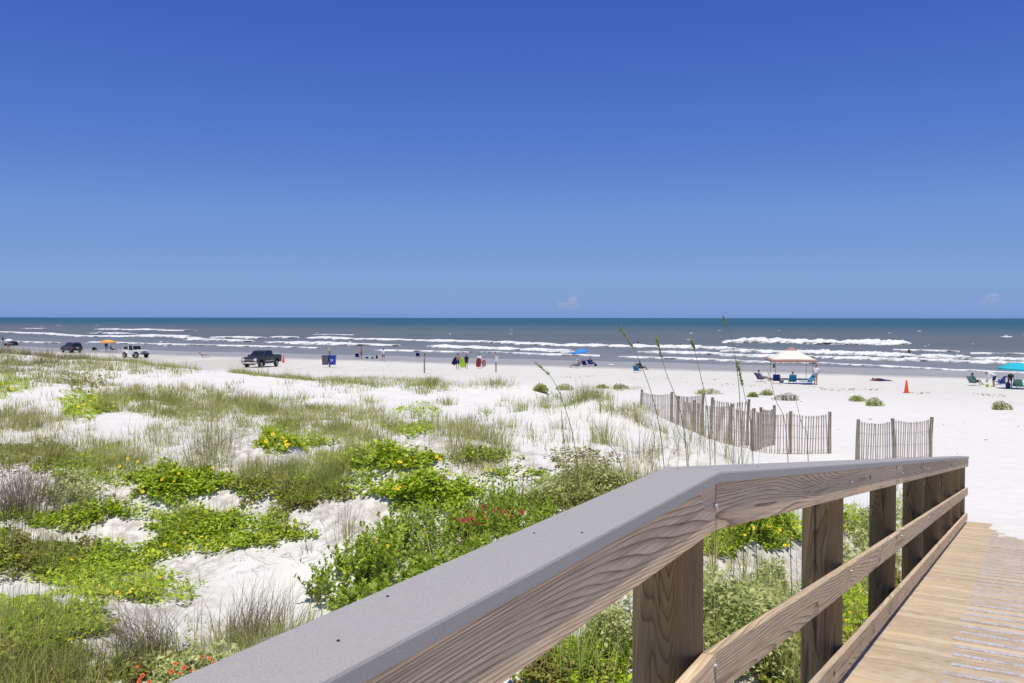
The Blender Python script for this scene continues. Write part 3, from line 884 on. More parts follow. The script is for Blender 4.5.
# bearers under the planks
for lat in (0.12, 1.75):
    for (ya, yb) in ((-1.0, ZB), (ZB, ZEND)):
        a_, b_ = rail_pt(ya, lat, 1.39), rail_pt(yb - 1e-3 if yb == ZB else yb, lat, 1.39)
        board('bearer', a_, b_, 0.17, 0.04, M_POST, deck)

# sand blown over the lower end of the planks
nu, nv = 130, 60
yy = np.linspace(11.0, 17.4, nu); ll = np.linspace(0.25, 2.6, nv)
YY, LL = np.meshgrid(yy, ll, indexing='ij')
XX = RX0 + RT*YY + LL*COSR; Yw = YY - LL*SINR
dz = CAMZ - cap_depth(YY) - 1.245
cover = np.clip((YY - 13.2)/3.0, 0, 1)*0.075 + np.clip((LL - 0.5)/1.2, 0, 1)*0.022 - 0.045 + 0.05*fbm(YY*2.2, LL*2.2, 91, 4) + 0.03*fbm(YY*8, LL*8, 95, 2) - 0.03*np.clip((12.4 - YY)/1.4, 0, 1)
edge = np.minimum(np.minimum(LL - 0.25, 2.6 - LL)/0.3, np.minimum(YY - 11, 17.4 - YY)/0.5).clip(0, 1)
Zs = np.where(YY < ZEND + 0.1, dz + cover*edge - (1-edge)*0.05, 0)
tzv = tz(XX, Yw)
bl = np.clip((YY - ZEND + 0.4)/0.9, 0, 1); bl = bl*bl*(3-2*bl)
Zs = np.where(YY < ZEND + 0.1, Zs, np.maximum(Zs, 0)); Zd = dz + cover*edge - (1-edge)*0.05
Zs = np.where(YY > ZEND - 0.4, Zd*(1-bl) + (tzv + 0.015*edge - 0.03*np.clip((YY-16.8)/.6, 0, 1))*bl, Zd)
me = mesh_np('sand_drift', np.stack([XX, Yw, Zs], -1).reshape(-1, 3), grid_faces(nu, nv)[:, ::-1])
o = link_mesh('sand_drift', me, M_SAND, smooth=True)
tag(o, 'white sand blown over the foot of the boardwalk', 'sand', kind='structure')
# ------------------------------------------------------------------ vegetation builders (numpy)
def srgb(r, g, b): return tuple(((c/255.0) / 12.92 if c < 10 else ((c/255.0 + 0.055)/1.055)**2.4) for c in (r, g, b))
PAL = {
 'g': [(0.130,0.165,0.038),(0.160,0.185,0.048),(0.105,0.150,0.028),(0.20,0.20,0.075),(0.145,0.178,0.042),(0.26,0.22,0.10)],
 't': [(0.155,0.165,0.055),(0.19,0.185,0.075),(0.24,0.21,0.10),(0.13,0.15,0.045)],
 'b': [(0.125,0.105,0.078),(0.17,0.14,0.105),(0.10,0.085,0.062),(0.15,0.14,0.085)],
 'c': [(0.185,0.245,0.020),(0.235,0.285,0.028),(0.140,0.205,0.020),(0.275,0.300,0.040),(0.165,0.230,0.026)],
 'd': [(0.110,0.140,0.024),(0.145,0.165,0.032),(0.175,0.170,0.045),(0.090,0.120,0.020),(0.19,0.14,0.06)],
 's': [(0.25,0.27,0.115),(0.20,0.235,0.085),(0.30,0.30,0.15),(0.15,0.18,0.065)],
 'shrub': [(0.150,0.205,0.024),(0.185,0.240,0.032),(0.115,0.170,0.022),(0.220,0.265,0.045)],
}
def tints(kind, n, rng, var=0.18):
    p = np.array(PAL[kind]) * {'b': 1.55, 'c': 2.05, 'd': 2.1, 'g': 2.3, 't': 2.2, 's': 2.05, 'shrub': 1.75}[kind]
    c = p[rng.integers(0, len(p), n)]
    return c * rng.uniform(1-var, 1+var, (n, 1))

def blades(P, h, w, az, lean, rng, cols, lev=5, tipcol=None):
    """curved tapering blades; P (n,3)"""
    n = len(P)
    t = np.linspace(0, 1, lev)
    d = np.stack([np.cos(az), np.sin(az), np.zeros(n)], -1)
    sa = az + np.pi/2 + rng.uniform(-.9, .9, n)
    side = np.stack([np.cos(sa), np.sin(sa), np.zeros(n)], -1)
    hor = (lean * h)[:, None] * (t[None] ** 1.8)
    ver = h[:, None] * (t[None] - 0.38*np.minimum(lean, 1.6)[:, None]*t[None]**2.4)
    C = P[:, None] + d[:, None] * hor[..., None]
    C[..., 2] += ver
    ww = w[:, None] * (1 - t[None]**1.6 * 0.93)
    A = C - side[:, None]*ww[..., None]/2; B = C + side[:, None]*ww[..., None]/2
    V = np.stack([A, B], 2).reshape(-1, 3)            # n, lev, 2
    b = (np.arange(n)*lev*2)[:, None, None]
    k = np.arange(lev-1)[None, :, None]*2
    F = (b + k + np.array([0, 1, 3, 2])[None, None]).reshape(-1, 4)
    cc = np.repeat(cols[:, None], lev, 1)
    if tipcol is not None:
        f = (t**2)[None, :, None]
        cc = cc*(1-f) + np.asarray(tipcol)[None, None]*f
    cc = np.repeat(cc[:, :, None], 2, 2).reshape(-1, 3)
    return V, F, cc

def leaves(P, size, az, pitch, rng, cols, ratio=0.55, fold=0.25):
    """folded pointed leaves: 6 points, 4 faces each"""
    n = len(P)
    d = np.stack([np.cos(az)*np.cos(pitch), np.sin(az)*np.cos(pitch), np.sin(pitch)], -1)
    r = np.stack([-np.sin(az), np.cos(az), rng.uniform(-.5, .5, n)], -1)
    r /= np.linalg.norm(r, axis=1, keepdims=True)
    u = np.cross(d, r); u *= np.sign(u[:, 2:3] + 1e-9)
    s = size[:, None]
    base = P; tip = P + d*s - u*s*0.10
    m1 = P + d*s*0.5
    L = m1 + r*s*ratio/2 + u*s*fold*0.4; R = m1 - r*s*ratio/2 + u*s*fold*0.4
    V = np.stack([base, L, tip, R, m1], 1).reshape(-1, 3)
    b = (np.arange(n)*5)[:, None]
    F = np.concatenate([b + np.array([[0, 4, 1]]), b + np.array([[1, 4, 2]]), b + np.array([[2, 4, 3]]), b + np.array([[3, 4, 0]])])
    return V, F, np.repeat(cols, 5, 0)

class Acc:
    def __init__(self): self.V, self.F, self.C, self.b = [], {}, [], 0
    def add(self, vfc):
        v, f, c = vfc
        self.V.append(v); self.C.append(c); self.F.setdefault(f.shape[1], []).append(f + self.b); self.b += len(v)
    def build(self, name, m, parent=None, loc=None):
        V = np.concatenate(self.V)
        if loc is not None: V = V - np.array(loc)[None]
        me = mesh_np(name, V, [np.concatenate(f) for f in self.F.values()], np.concatenate(self.C))
        return link_mesh(name, me, m, parent, smooth=False)

rg = np.random.default_rng(77)
deck_keep = lambda g: (((g[:, 0] - RX0 - RT*g[:, 1])*COSR) < -0.32) | (g[:, 1] > ZEND + 1.2)
def clump_noise(g, s=1.6, seed=51): return fbm(g[:, 0]*s, g[:, 1]*s, seed, 3)
grass, litterb, cover = Acc(), Acc(), Acc()
SOIL = 0.9
DENS = {'g': 1.25, 't': 0.30, 'b': 0.9, 'c': 1.5, 'd': 1.4, 's': 1.5}
flower_spots = []
for (cx, cy, rx, ry, k, dn) in VEG:
    area = math.pi*rx*ry
    n = int(area * DENS[k] * dn * (1.0 + 0.9*np.clip((470 - cy)/80, 0, 1) if k in 'gb' else 1.0))
    if n < 5: continue
    px, py = in_ellipse(cx, cy, rx, ry, n, rg)
    ok = py > 335
    g = ground(px[ok], py[ok])
    g = g[(g[:, 1] < 75) & (shore_s(g[:, 0], g[:, 1]) > 55)]
    g = g[deck_keep(g)]
    cn = clump_noise(g, 1.3 if k in 'cds' else 2.2)
    g = g[cn + rg.uniform(-.22, .22, len(g)) > (-0.10 if k in 'cds' else -0.06)]
    n = len(g)
    if n == 0: continue
    Y = g[:, 1]
    if k in 'gtb':
        # blades fan out of tussocks
        per = 11 if k != 't' else 9
        nc = max(1, n // per)
        ctr = g[rg.integers(0, n, nc)]
        rep = rg.integers(max(3, per-5), per+6, nc)
        ci = np.repeat(np.arange(nc), rep); n = len(ci)
        offs = rg.normal(0, 1, (n, 2)) * (0.035 + 0.0035*ctr[ci, 1:2])
        g = np.stack([ctr[ci, 0]+offs[:, 0], ctr[ci, 1]+offs[:, 1], np.zeros(n)], -1)
        g[:, 2] = tz(g[:, 0], g[:, 1]); Y = g[:, 1]
        hc = rg.uniform(0.28, 0.62, nc) * (1.0 if k == 't' else 0.9) * (1 + 0.8*np.clip(clump_noise(ctr, .5, 66), -.5, .5))
        hc *= np.clip(0.30 + ctr[:, 1]/26, 0.42, 1.0)
        h = hc[ci] * rg.uniform(.40, 1.05, n) * 0.92
        if k == 'b': h *= 0.75
        tall = rg.uniform(0, 1, n) < 0.025
        h = np.where(tall, h*1.6, h)
        w = rg.uniform(0.005, 0.010, n) * np.clip(Y/15, 0.75, 2.6)
        az = np.arctan2(offs[:, 1], offs[:, 0]) + rg.normal(0, .7, n)
        az = np.where(rg.uniform(0, 1, n) < .3, rg.normal(.3, .6, n), az)
        lean = np.abs(rg.normal(0.45, 0.35, n))
        tc = tints(k, nc, rg, .22)
        cols = tc[ci] * rg.uniform(.75, 1.25, (n, 1))
        grass.add(blades(g - [0, 0, 0.02], h, w, az, lean, rg, cols, 5, (0.33, 0.30, 0.14) if k != 'b' else (0.22, 0.185, 0.14)))
    else:
        base_h = {'c': 0.11, 'd': 0.11, 's': 0.28}[k]
        hn = np.clip(0.5 + 1.6*clump_noise(g, 2.6, 58), 0.05, 1.3)
        P = g.copy(); P[:, 2] += rg.uniform(0.0, 1, n)**0.6 * base_h * hn
        size = rg.uniform(0.035, 0.075, n) * np.clip(Y/11, 0.75, 1.9)
        cols = tints(k, n, rg, 0.25)
        dead = rg.uniform(0, 1, n) < (0.07 if k != 'd' else 0.2)
        cols[dead] = np.array([0.17, 0.125, 0.06]) * rg.uniform(.6, 1.2, (dead.sum(), 1))
        cover.add(leaves(P, size, rg.uniform(0, 2*np.pi, n), rg.normal(0.25, 0.45, n), rg, cols, 0.62 if k != 's' else 0.5))
        # thin runners and grass blades poking through
        m = int(n * 0.10)
        if m:
            q = g[rg.integers(0, n, m)]
            grass.add(blades(q, rg.uniform(.15, .45, m), rg.uniform(.004, .008, m)*np.clip(q[:, 1]/14, .8, 2), rg.normal(0.4, 1.4, m), np.abs(rg.normal(.3, .3, m)), rg, tints('g', m, rg), 4))
        if k == 'c': flower_spots.append((cx, cy, rx, ry))
# vegetation going on past the left of the view and under the rail, thinner
def rect_scatter(x0, x1, y0, y1, n):
    x = rg.uniform(x0, x1, n); y = rg.uniform(y0, y1, n)
    g = np.stack([x, y, tz(x, y)], -1)
    return g
for (x0, x1, y0, y1, n) in ((-22, -7, 3, 22, 9000), (-45, -20, 18, 52, 12000), (-7, -1.2, 1.2, 4.5, 2500)):
    g = rect_scatter(x0, x1, y0, y1, n)
    g = g[(clump_noise(g, .45, 88) > 0.02) & (shore_s(g[:, 0], g[:, 1]) > 80)]
    g = g[deck_keep(g)]
    inside = (np.abs(g[:, 0]/np.maximum(g[:, 1], .1)) < 0.60) & (g[:, 1] > 5.5)
    g = g[~inside]
    m = len(g)
    grass.add(blades(g, rg.uniform(.25, .6, m), rg.uniform(.006, .011, m), rg.normal(.4, 1.3, m), np.abs(rg.normal(.25, .25, m)), rg, tints('g', m, rg), 5, (0.26, 0.23, 0.13)))
# the grassy crest of the outer dune ridge, which hides the foot of the beach
def crest(px0, px1, dy, n, kind, hmul):
    nc = n // 10
    pxc = rg.uniform(px0, px1, nc)
    Yc = np.interp(pxc, [-80, 0, 100, 200, 300, 360], [57, 54.5, 51.5, 50, 46.5, 44.5]) + rg.normal(dy, 1.1, nc)
    q = at(pxc, np.full(nc, 368.0), Yc)
    keep = fbm(pxc*.05, pxc*0 + dy, 123, 3) > -.16
    q = q[keep]; nc = len(q)
    ci = np.repeat(np.arange(nc), 10); m = len(ci)
    off = rg.normal(0, .16, (m, 2))
    g = np.stack([q[ci, 0]+off[:, 0], q[ci, 1]+off[:, 1], np.zeros(m)], -1); g[:, 2] = tz(g[:, 0], g[:, 1]) - .02
    h = (rg.uniform(.3, .62, nc)[ci]) * rg.uniform(.5, 1.1, m) * hmul
    h = np.where(rg.uniform(0, 1, m) < .03, h*1.9, h)
    grass.add(blades(g, h, rg.uniform(.014, .024, m), np.arctan2(off[:, 1], off[:, 0]) + rg.normal(.2, .8, m), np.abs(rg.normal(.4, .3, m)), rg, tints(kind, nc, rg)[ci]*rg.uniform(.8, 1.2, (m, 1)), 5, (0.33, 0.30, 0.14)))
crest(-70, 165, 0, 5000, 'g', 1.0); crest(-70, 90, -2.5, 2500, 'b', 1.0); crest(140, 345, 0, 3600, 'g', .75); crest(225, 330, -.8, 1500, 'g', .7); crest(-70, 345, 0, 500, 't', 1.5)
# dead stalks and litter lying on the sand
px = rg.uniform(-60, 640, 5200); py = rg.uniform(400, 683, 5200)
g = ground(px, py); g = g[deck_keep(g)]
g = g[clump_noise(g, .8, 93) > 0.03]
m = len(g); az = rg.uniform(0, 2*np.pi, m)
V, F, c = blades(g + [0, 0, .012], rg.uniform(.02, .05, m), rg.uniform(.004, .008, m), az, rg.uniform(2, 9, m), rg, tints('b', m, rg), 3)
grass.add((V, F, c))
o = grass.build('dune_grass', M_BLADE)
tag(o, 'olive and straw coloured dune grass growing over the white sand', 'grass', kind='stuff')
o = cover.build('creeping_ground_cover', M_LEAF)
tag(o, 'bright green creeping leaves matting the dune sand', 'ground cover', kind='stuff')

M_PETAL_Y = plain('yellow_petal', (0.90, 0.62, 0.012), 0.5, 0.3, var=0.1)
M_PETAL_R = plain('red_petal', (0.24, 0.010, 0.016), 0.5, 0.3, var=0.25)
M_DISC_B = plain('flower_disc', (0.07, 0.03, 0.015), 0.7, 0.2)
M_STEMG = plain('green_stem', (0.12, 0.16, 0.05), 0.6, 0.3)
M_STEMB = plain('brown_stem', (0.15, 0.115, 0.07), 0.7, 0.2)
def flower_mesh(m1, m2, r):
    mb = MB()
    np_ = 11
    for i in range(np_):
        a0 = 2*math.pi*i/np_; da = math.pi/np_*1.25
        def P(rr, a, z): return (rr*math.cos(a), rr*math.sin(a), z)
        mb.add([P(r*.2, a0, 0.004), P(r*.75, a0-da, r*.16), P(r, a0, r*.10), P(r*.75, a0+da, r*.16)], [(0, 1, 2, 3)])
    me = bpy.data.meshes.new('flower')
    n0 = len(mb.f)
    mb.ell((0, 0, r*.08), (r*.3, r*.3, r*.16), 8, 5)
    me.from_pydata(mb.v, [], mb.f)
    me.materials.append(m1); me.materials.append(m2)
    for p in me.polygons: p.material_index = 0 if p.index < n0 else 1
    me.update()
    return me
FL_Y = flower_mesh(M_PETAL_Y, plain('sunflower_disc', (0.42, 0.20, 0.012), 0.7, 0.2), 0.038)
FL_R = flower_mesh(M_PETAL_R, M_DISC_B, 0.030)
FL_O = flower_mesh(plain('orange_red_petal', (0.55, 0.10, 0.02), 0.5, 0.3, var=0.3), M_DISC_B, 0.027)
def put_flower(me, P, parent, rnd, sc=1.0):
    o = bpy.data.objects.new('flower', me); COL.objects.link(o)
    if parent is not None: o.parent = parent
    o.location = P
    o.rotation_euler = (rnd.uniform(.15, 1.0), rnd.uniform(-.45, .45), rnd.uniform(-.5, .5))
    o.scale = (sc, sc, sc)
    return o

def patch(name, label, cat, cx, cy, rx, ry, n, kind, hgt, size, rnd_seed, flowers=(), fl=None, stems=0, ratio=0.58, group=None, lean_up=0.25, flsc=1.0, sprig=0, fdist=1.5):
    """a low mounded plant: foliage, stems and flowers as its parts"""
    r = np.random.default_rng(rnd_seed); rn = random.Random(rnd_seed)
    root = gp(cx, cy + ry*0.6)
    t = thing(name, label, cat, root, 0, group)
    px, py = in_ellipse(cx, cy, rx, ry, n, r)
    g = ground(px, py); g = g[deck_keep(g)]
    g = g[np.hypot(g[:, 0]-root.x, g[:, 1]-root.y) < 4.5]
    g = g[clump_noise(g, 3.0, rnd_seed+7) + r.uniform(-.15, .15, len(g)) > -0.09]
    n = len(g)
    c0 = np.median(g, 0); sp = np.maximum(np.ptp(g[:, 0]), .3)/2
    dome = np.clip(1 - (np.hypot(g[:, 0]-c0[0], (g[:, 1]-c0[1])*0.6)/(sp*1.15))**2, 0.12, 1)
    hn = np.clip(0.75 + 1.3*clump_noise(g, 3.5, rnd_seed), 0.2, 1.35)
    P = g.copy(); P[:, 2] += r.uniform(0, 1, n)**0.55 * hgt * dome * hn
    P[:, :2] += r.normal(0, 0.04, (n, 2))
    if sprig:
        q = g[r.integers(0, n, sprig)]
        hq = hgt*np.clip(1 - (np.hypot(q[:, 0]-c0[0], (q[:, 1]-c0[1])*0.6)/(sp*1.2))**2, .25, 1)*r.uniform(.6, 1.1, sprig)
        azq = r.uniform(0, 6.28, sprig); ln = np.abs(r.normal(.35, .25, sprig))
        nl = 15
        f = np.tile(np.linspace(.12, 1, nl), sprig); qi = np.repeat(np.arange(sprig), nl)
        P = q[qi].copy()
        P[:, 0] += np.cos(azq[qi])*ln[qi]*hq[qi]*f**1.5; P[:, 1] += np.sin(azq[qi])*ln[qi]*hq[qi]*f**1.5; P[:, 2] += hq[qi]*f
        k2 = len(P)
        a = Acc(); a.add(leaves(P, r.uniform(.8, 1.25, k2)*size*(1.1-.35*f), np.tile(np.arange(nl)*2.4, sprig) + r.normal(0, .5, k2) + azq[qi], r.normal(.55, .3, k2) + f*.4, r, tints(kind, sprig, r, .2)[qi]*r.uniform(.8, 1.2, (k2, 1)), ratio))
        a.build('foliage', M_LEAF, t, loc=root)
        sb = Acc(); sb.add(blades(q, hq, np.full(sprig, .006), azq, ln, r, np.tile(np.array([[.16, .15, .06]]), (sprig, 1)), 4)); sb.build('stem', M_BLADE, t, loc=root)['kind'] = 'stuff'
        stems = 0
    else:
      a = Acc(); a.add(leaves(P, r.uniform(.5, 1.4, n)*size, r.uniform(0, 2*np.pi, n), r.normal(lean_up, .45, n), r, tints(kind, n, r, .25), ratio))
      a.build('foliage', M_LEAF, t, loc=root)
    if stems:
        s = Acc(); q = g[r.integers(0, n, stems)]
        s.add(blades(q, np.clip(hgt*r.uniform(.6, 1.15, stems), .03, 2), np.full(stems, .006), r.uniform(0, 6.28, stems), np.abs(r.normal(.25, .2, stems)), r, tints('b', stems, r), 4))
        s.build('stem', M_BLADE, t, loc=root)['kind'] = 'stuff'
    for (fx, fy) in flowers:
        gpt = gp(fx, fy + 3)
        d = hgt * rn.uniform(.75, 1.05)
        # back along the ray so the flower sits on top of the foliage where it is seen
        p = at(np.array(fx), np.array(fy), np.array(max(gpt.y - d*fdist, 2.5)))
        put_flower(fl or FL_Y, Vector(p) - root, t, rn, 0.54*flsc*rn.uniform(.75, 1.2))
    return t

def rnd_flowers(cx, cy, rx, ry, n, seed):
    r = np.random.default_rng(seed)
    x, y = in_ellipse(cx, cy, rx*.85, ry*.8, n, r)
    return list(zip(x, y))

FLAT = 'low creeping plant'
patch('flowering_creeper', 'low creeper mound dotted with yellow flowers on the far left dune', FLAT, 90, 405, 31, 11, 1500, 'c', 0.16, 0.085, 101, rnd_flowers(90, 405, 31, 11, 16, 1), flsc=1.9)
patch('flowering_creeper', 'creeper with clustered yellow flowers in the middle of the dune field, beside tall grass', FLAT, 290, 440, 31, 12, 1700, 'c', 0.16, 0.075, 102, rnd_flowers(290, 437, 30, 11, 17, 2), flsc=1.5)
patch('flowering_creeper', 'bright green creeper with a few yellow flowers edging the bare sand slope', FLAT, 222, 533, 66, 17, 3600, 'c', 0.12, 0.058, 103, [(185, 533),(202, 537),(208, 545),(280, 520),(228, 512),(148,537),(165,545),(190,549)])
patch('flowering_creeper', 'wide bright green creeper mat with yellow flowers at the left, below the sand hollow', FLAT, 112, 572, 62, 26, 4200, 'c', 0.12, 0.056, 104, [(117, 593),(130, 593),(145, 591),(34, 620),(48, 594),(72,560),(100,586),(160,578)])
patch('flowering_creeper', 'green creeper mat filling the lower left corner', FLAT, 40, 628, 55, 28, 3600, 'c', 0.12, 0.056, 105, [(34, 619), (70, 640)])
patch('flowering_creeper', 'compact round mound of bright green leaves with one yellow flower', FLAT, 431, 499, 46, 14, 3300, 'c', 0.24, 0.058, 106, [(400, 487), (398, 489)])
patch('flowering_creeper', 'green creeper with scattered yellow flowers left of the sand patch', FLAT, 178, 486, 46, 16, 2200, 'c', 0.13, 0.07, 107, [(143, 492),(162, 480),(120, 467),(138, 462),(174, 482),(213, 468),(179,474),(128,459),(230,510)], flsc=1.2)
patch('flowering_creeper', 'long band of green creeper below the tall grass near the middle of the dune', FLAT, 372, 462, 54, 13, 2600, 'c', 0.13, 0.068, 108, [(343, 457), (440, 459), (437, 457), (400, 462)], flsc=1.3)
patch('flowering_creeper', 'yellow flowered creeper seen under the top rail next to the second post', FLAT, 768, 532, 40, 14, 2000, 'c', 0.3, 0.06, 109, [(755, 528),(780, 530),(792, 538),(745, 535),(768, 526),(785,545),(720,527)], flsc=1.0)
patch('flowering_creeper', 'small yellow flowered plant seen below the middle rail', FLAT, 852, 606, 20, 22, 1200, 'c', 0.35, 0.05, 110, [(850, 612),(846, 620),(860, 600),(851,594),(866,610)], flsc=0.8)
patch('flowering_creeper', 'yellowish green creeper on the far left edge of the dune', FLAT, 12, 386, 18, 9, 700, 'c', 0.18, 0.09, 111, rnd_flowers(12, 386, 14, 8, 6, 7), flsc=1.8)
patch('silvery_shrub', 'pale silvery green leafy plant beneath the railing beside the nearest post', 'shrub', 752, 636, 50, 44, 3400, 's', 0.38, 0.05, 112, stems=60)
patch('leafy_shrub', 'bushy fresh green shrub close behind the grey cap board', 'shrub', 405, 574, 62, 34, 3600, 'shrub', 0.60, 0.068, 113, [(378, 540), (388, 546), (425, 529), (437,556)], ratio=.56, flsc=.8, sprig=300)
patch('leafy_shrub', 'small sprawling green shrub reaching left onto the bare sand', 'shrub', 345, 598, 28, 20, 1300, 'shrub', 0.5, 0.068, 114, ratio=.56, sprig=85)
patch('blanket_flower', 'green plant topped with a cluster of dark red flowers behind the cap board', 'flowering plant', 505, 541, 50, 22, 3000, 'shrub', 0.5, 0.062, 115,
      [(467, 512),(473, 517),(478, 511),(485, 507),(492, 511),(487, 518),(470, 521),(463, 521),(478, 524),(505, 513),(496, 514),(499, 509),(479, 540),(511, 514),(456,519),(483,513),(522,512)], FL_R, ratio=.42, flsc=1.9, fdist=2.3, sprig=330)
patch('blanket_flower', 'pale leaved plant with orange red flowers at the bottom left', 'flowering plant', 185, 672, 46, 16, 1400, 's', 0.28, 0.05, 116,
      [(143, 676),(150, 682),(172, 672),(180, 674),(203, 657),(214, 663),(176, 664),(185, 668),(138, 667),(140, 681),(192, 671),(210,659)], FL_O, stems=40, lean_up=.4, flsc=1.35, fdist=2.0)
patch('leafy_shrub', 'dark leaved green bush behind the second and third posts', 'shrub', 882, 552, 14, 34, 1300, 'd', 0.5, 0.05, 117, stems=40, lean_up=.6)

# ---- single grass tufts one can tell apart
def tuft(name, label, cat, P, n, h, spread, kind, seed, lean=0.35, group=None, wid=0.007, arch=0.0, azm=None):
    r = np.random.default_rng(seed)
    P = np.array(P)
    g = np.stack([P[0] + r.normal(0, spread, n), P[1] + r.normal(0, spread, n), np.zeros(n)], -1)
    g[:, 2] = tz(g[:, 0], g[:, 1]) - 0.015
    az = np.arctan2(g[:, 1]-P[1], g[:, 0]-P[0]) + r.normal(0, .5, n)
    if azm is not None: az = r.normal(azm[0], azm[1], n)
    w = np.full(n, wid) * r.uniform(.7, 1.3, n) * max(P[1]/16, .7)
    a = Acc(); a.add(blades(g, h*r.uniform(.55, 1.1, n), w, az, np.abs(r.normal(lean, .22, n)) + arch, r, tints(kind, n, r), 6, (0.26, 0.225, 0.13)))
    o = a.build(name, M_BLADE, None, loc=P)
    o.location = P
    tag(o, label, cat, group)
    return o
tuft('dry_bush', 'bare brown twiggy bush on the left edge of the dune', 'bush', gp(24, 512), 420, 0.62, 0.22, 'b', 201, 0.55, wid=.008)
tuft('grass_tuft', 'dark arching grass tuft drooping over sand at the bottom left', 'grass tuft', gp(150, 655), 260, 0.62, 0.13, 'b', 202, 0.7, arch=.35, azm=(2.7, .9))
tuft('grass_tuft', 'wispy spreading grass tuft close to the lower end of the cap board', 'grass tuft', gp(255, 640), 240, 0.62, 0.16, 'b', 203, 0.45, azm=(.5, 1.0))
tuft('grass_tuft', 'olive grass clump at the foot of the wispy tuft by the cap board', 'grass tuft', gp(270, 650), 380, 0.36, 0.24, 'g', 204, 0.5)
tuft('grass_tuft', 'thin upright grass tuft standing alone on the bare sand slope', 'grass tuft', gp(347, 538), 80, 0.50, 0.07, 't', 205, 0.3)
tuft('grass_tuft', 'tiny dry tuft on the bare sand hollow', 'grass tuft', gp(306, 552), 26, 0.2, 0.05, 'b', 206, 0.35)
tuft('grass_tuft', 'tall green grass tuft at the foot of the thin wooden post', 'grass tuft', gp(430, 386), 240, 0.85, 0.30, 'g', 207, 0.4)
tuft('grass_tuft', 'low green grass tuft on the sand near the sign post', 'grass tuft', gp(494, 385), 220, 0.5, 0.45, 'g', 208, 0.4)
tuft('grass_tuft', 'dense upright grass tuft in the white sand band, left of the yellow flowers', 'grass tuft', gp(213, 455), 200, 0.75, 0.22, 't', 209, 0.5)
tuft('grass_tuft', 'smaller grass tuft on the white sand band at the left', 'grass tuft', gp(165, 447), 90, 0.55, 0.16, 'g', 210, 0.45)
for i, (px, py, h, n, lab) in enumerate([
  (520, 412, .5, 70, 'grass tuft at the left foot of the sand hump'), (545, 408, .55, 80, 'grass tuft on the left shoulder of the sand hump'),
  (578, 403, .75, 120, 'tallest grass tuft on the crest of the sand hump'), (588, 398, .5, 90, 'short grass tuft at the top of the sand hump'),
  (608, 412, .6, 110, 'leaning grass tuft on the right shoulder of the sand hump'), (640, 424, .5, 120, 'grass tuft at the foot of the far fence post'),
  (604, 444, .8, 150, 'broad grass tuft on the front face of the sand hump'), (560, 430, .45, 50, 'sparse grass tuft low on the sand hump'),
  (535, 440, .5, 60, 'sparse grass tuft left on the white hump face'), (662, 432, .45, 60, 'grass tuft in front of the zigzag fence'),
  (694, 446, .55, 70, 'grass tuft against the middle fence post'), (735, 466, .6, 60, 'grass tuft in front of the fence just above the cap board'),
  (640, 455, .5, 60, 'grass tuft on the sand between hump and railing'), (448, 405, .4, 120, 'dense short tuft on the white ridge')]):
    tuft('grass_tuft', lab, 'grass tuft', gp(px, py), n, h, 0.14 + 0.004*n**.5, 't' if i % 2 else 'g', 230+i, 0.35, group='grass tufts on the sand hump')
# beach plants in a row on the open sand
for i, (px, py, w, h, kind, lab) in enumerate([
  (565, 390, .55, .45, 'g', 'round green clump on open sand left of the fence'), (602, 388, .4, .25, 'g', 'small flat green clump on open sand'),
  (620, 389, .55, .38, 'd', 'yellow brown clump on open sand before the fence'), (708, 394, .8, .36, 'd', 'wide yellowish clump just behind the zigzag fence'),
  (753, 397, .32, .3, 'g', 'green clump behind the fence in front of the canopy, left of its twin'), (767, 395, .42, .35, 'g', 'green clump in front of the canopy, right of its twin'),
  (787, 400, .75, .4, 'b', 'dry pinkish brown clump in front of the canopy'), (857, 401, .44, .34, 'g', 'flat green clump left of the bushy one on the right beach'),
  (874, 405.5, .46, .45, 'g', 'bushy dark green clump on the right beach'), (1001, 409, .5, .45, 'd', 'green clump alone near the right edge'),
  (541, 392, .3, .3, 'g', 'little grey green clump on the sand ledge')]):
    P = gp(px, py)
    r = np.random.default_rng(300+i)
    a = Acc(); n = 420
    n = 520; th = r.uniform(0, 6.28, n); rr = w*np.sqrt(r.uniform(0, 1, n))*(1+.25*np.sin(3*th+i))
    g = np.stack([rr*np.cos(th), rr*np.sin(th)*.7, h*r.uniform(0, 1, n)**.7*np.clip(1.05-(rr/w/1.2)**2, .1, 1)], -1)
    a.add(leaves(g, r.uniform(.06, .13, n), r.uniform(0, 6.28, n), r.normal(.5, .5, n), r, tints(kind, n, r, .25), .45))
    m = 90; q = g[r.integers(0, n, m)]*[1, 1, 0]
    a.add(blades(q, r.uniform(.5, 1.1, m)*h, np.full(m, .02), r.uniform(0, 6.28, m), np.abs(r.normal(.4, .3, m)), r, tints('b' if kind == 'b' else 'g', m, r), 4))
    o = a.build('beach_plant', M_LEAF); o.location = P
    tag(o, lab, 'plant', 'low plants scattered on the open beach')

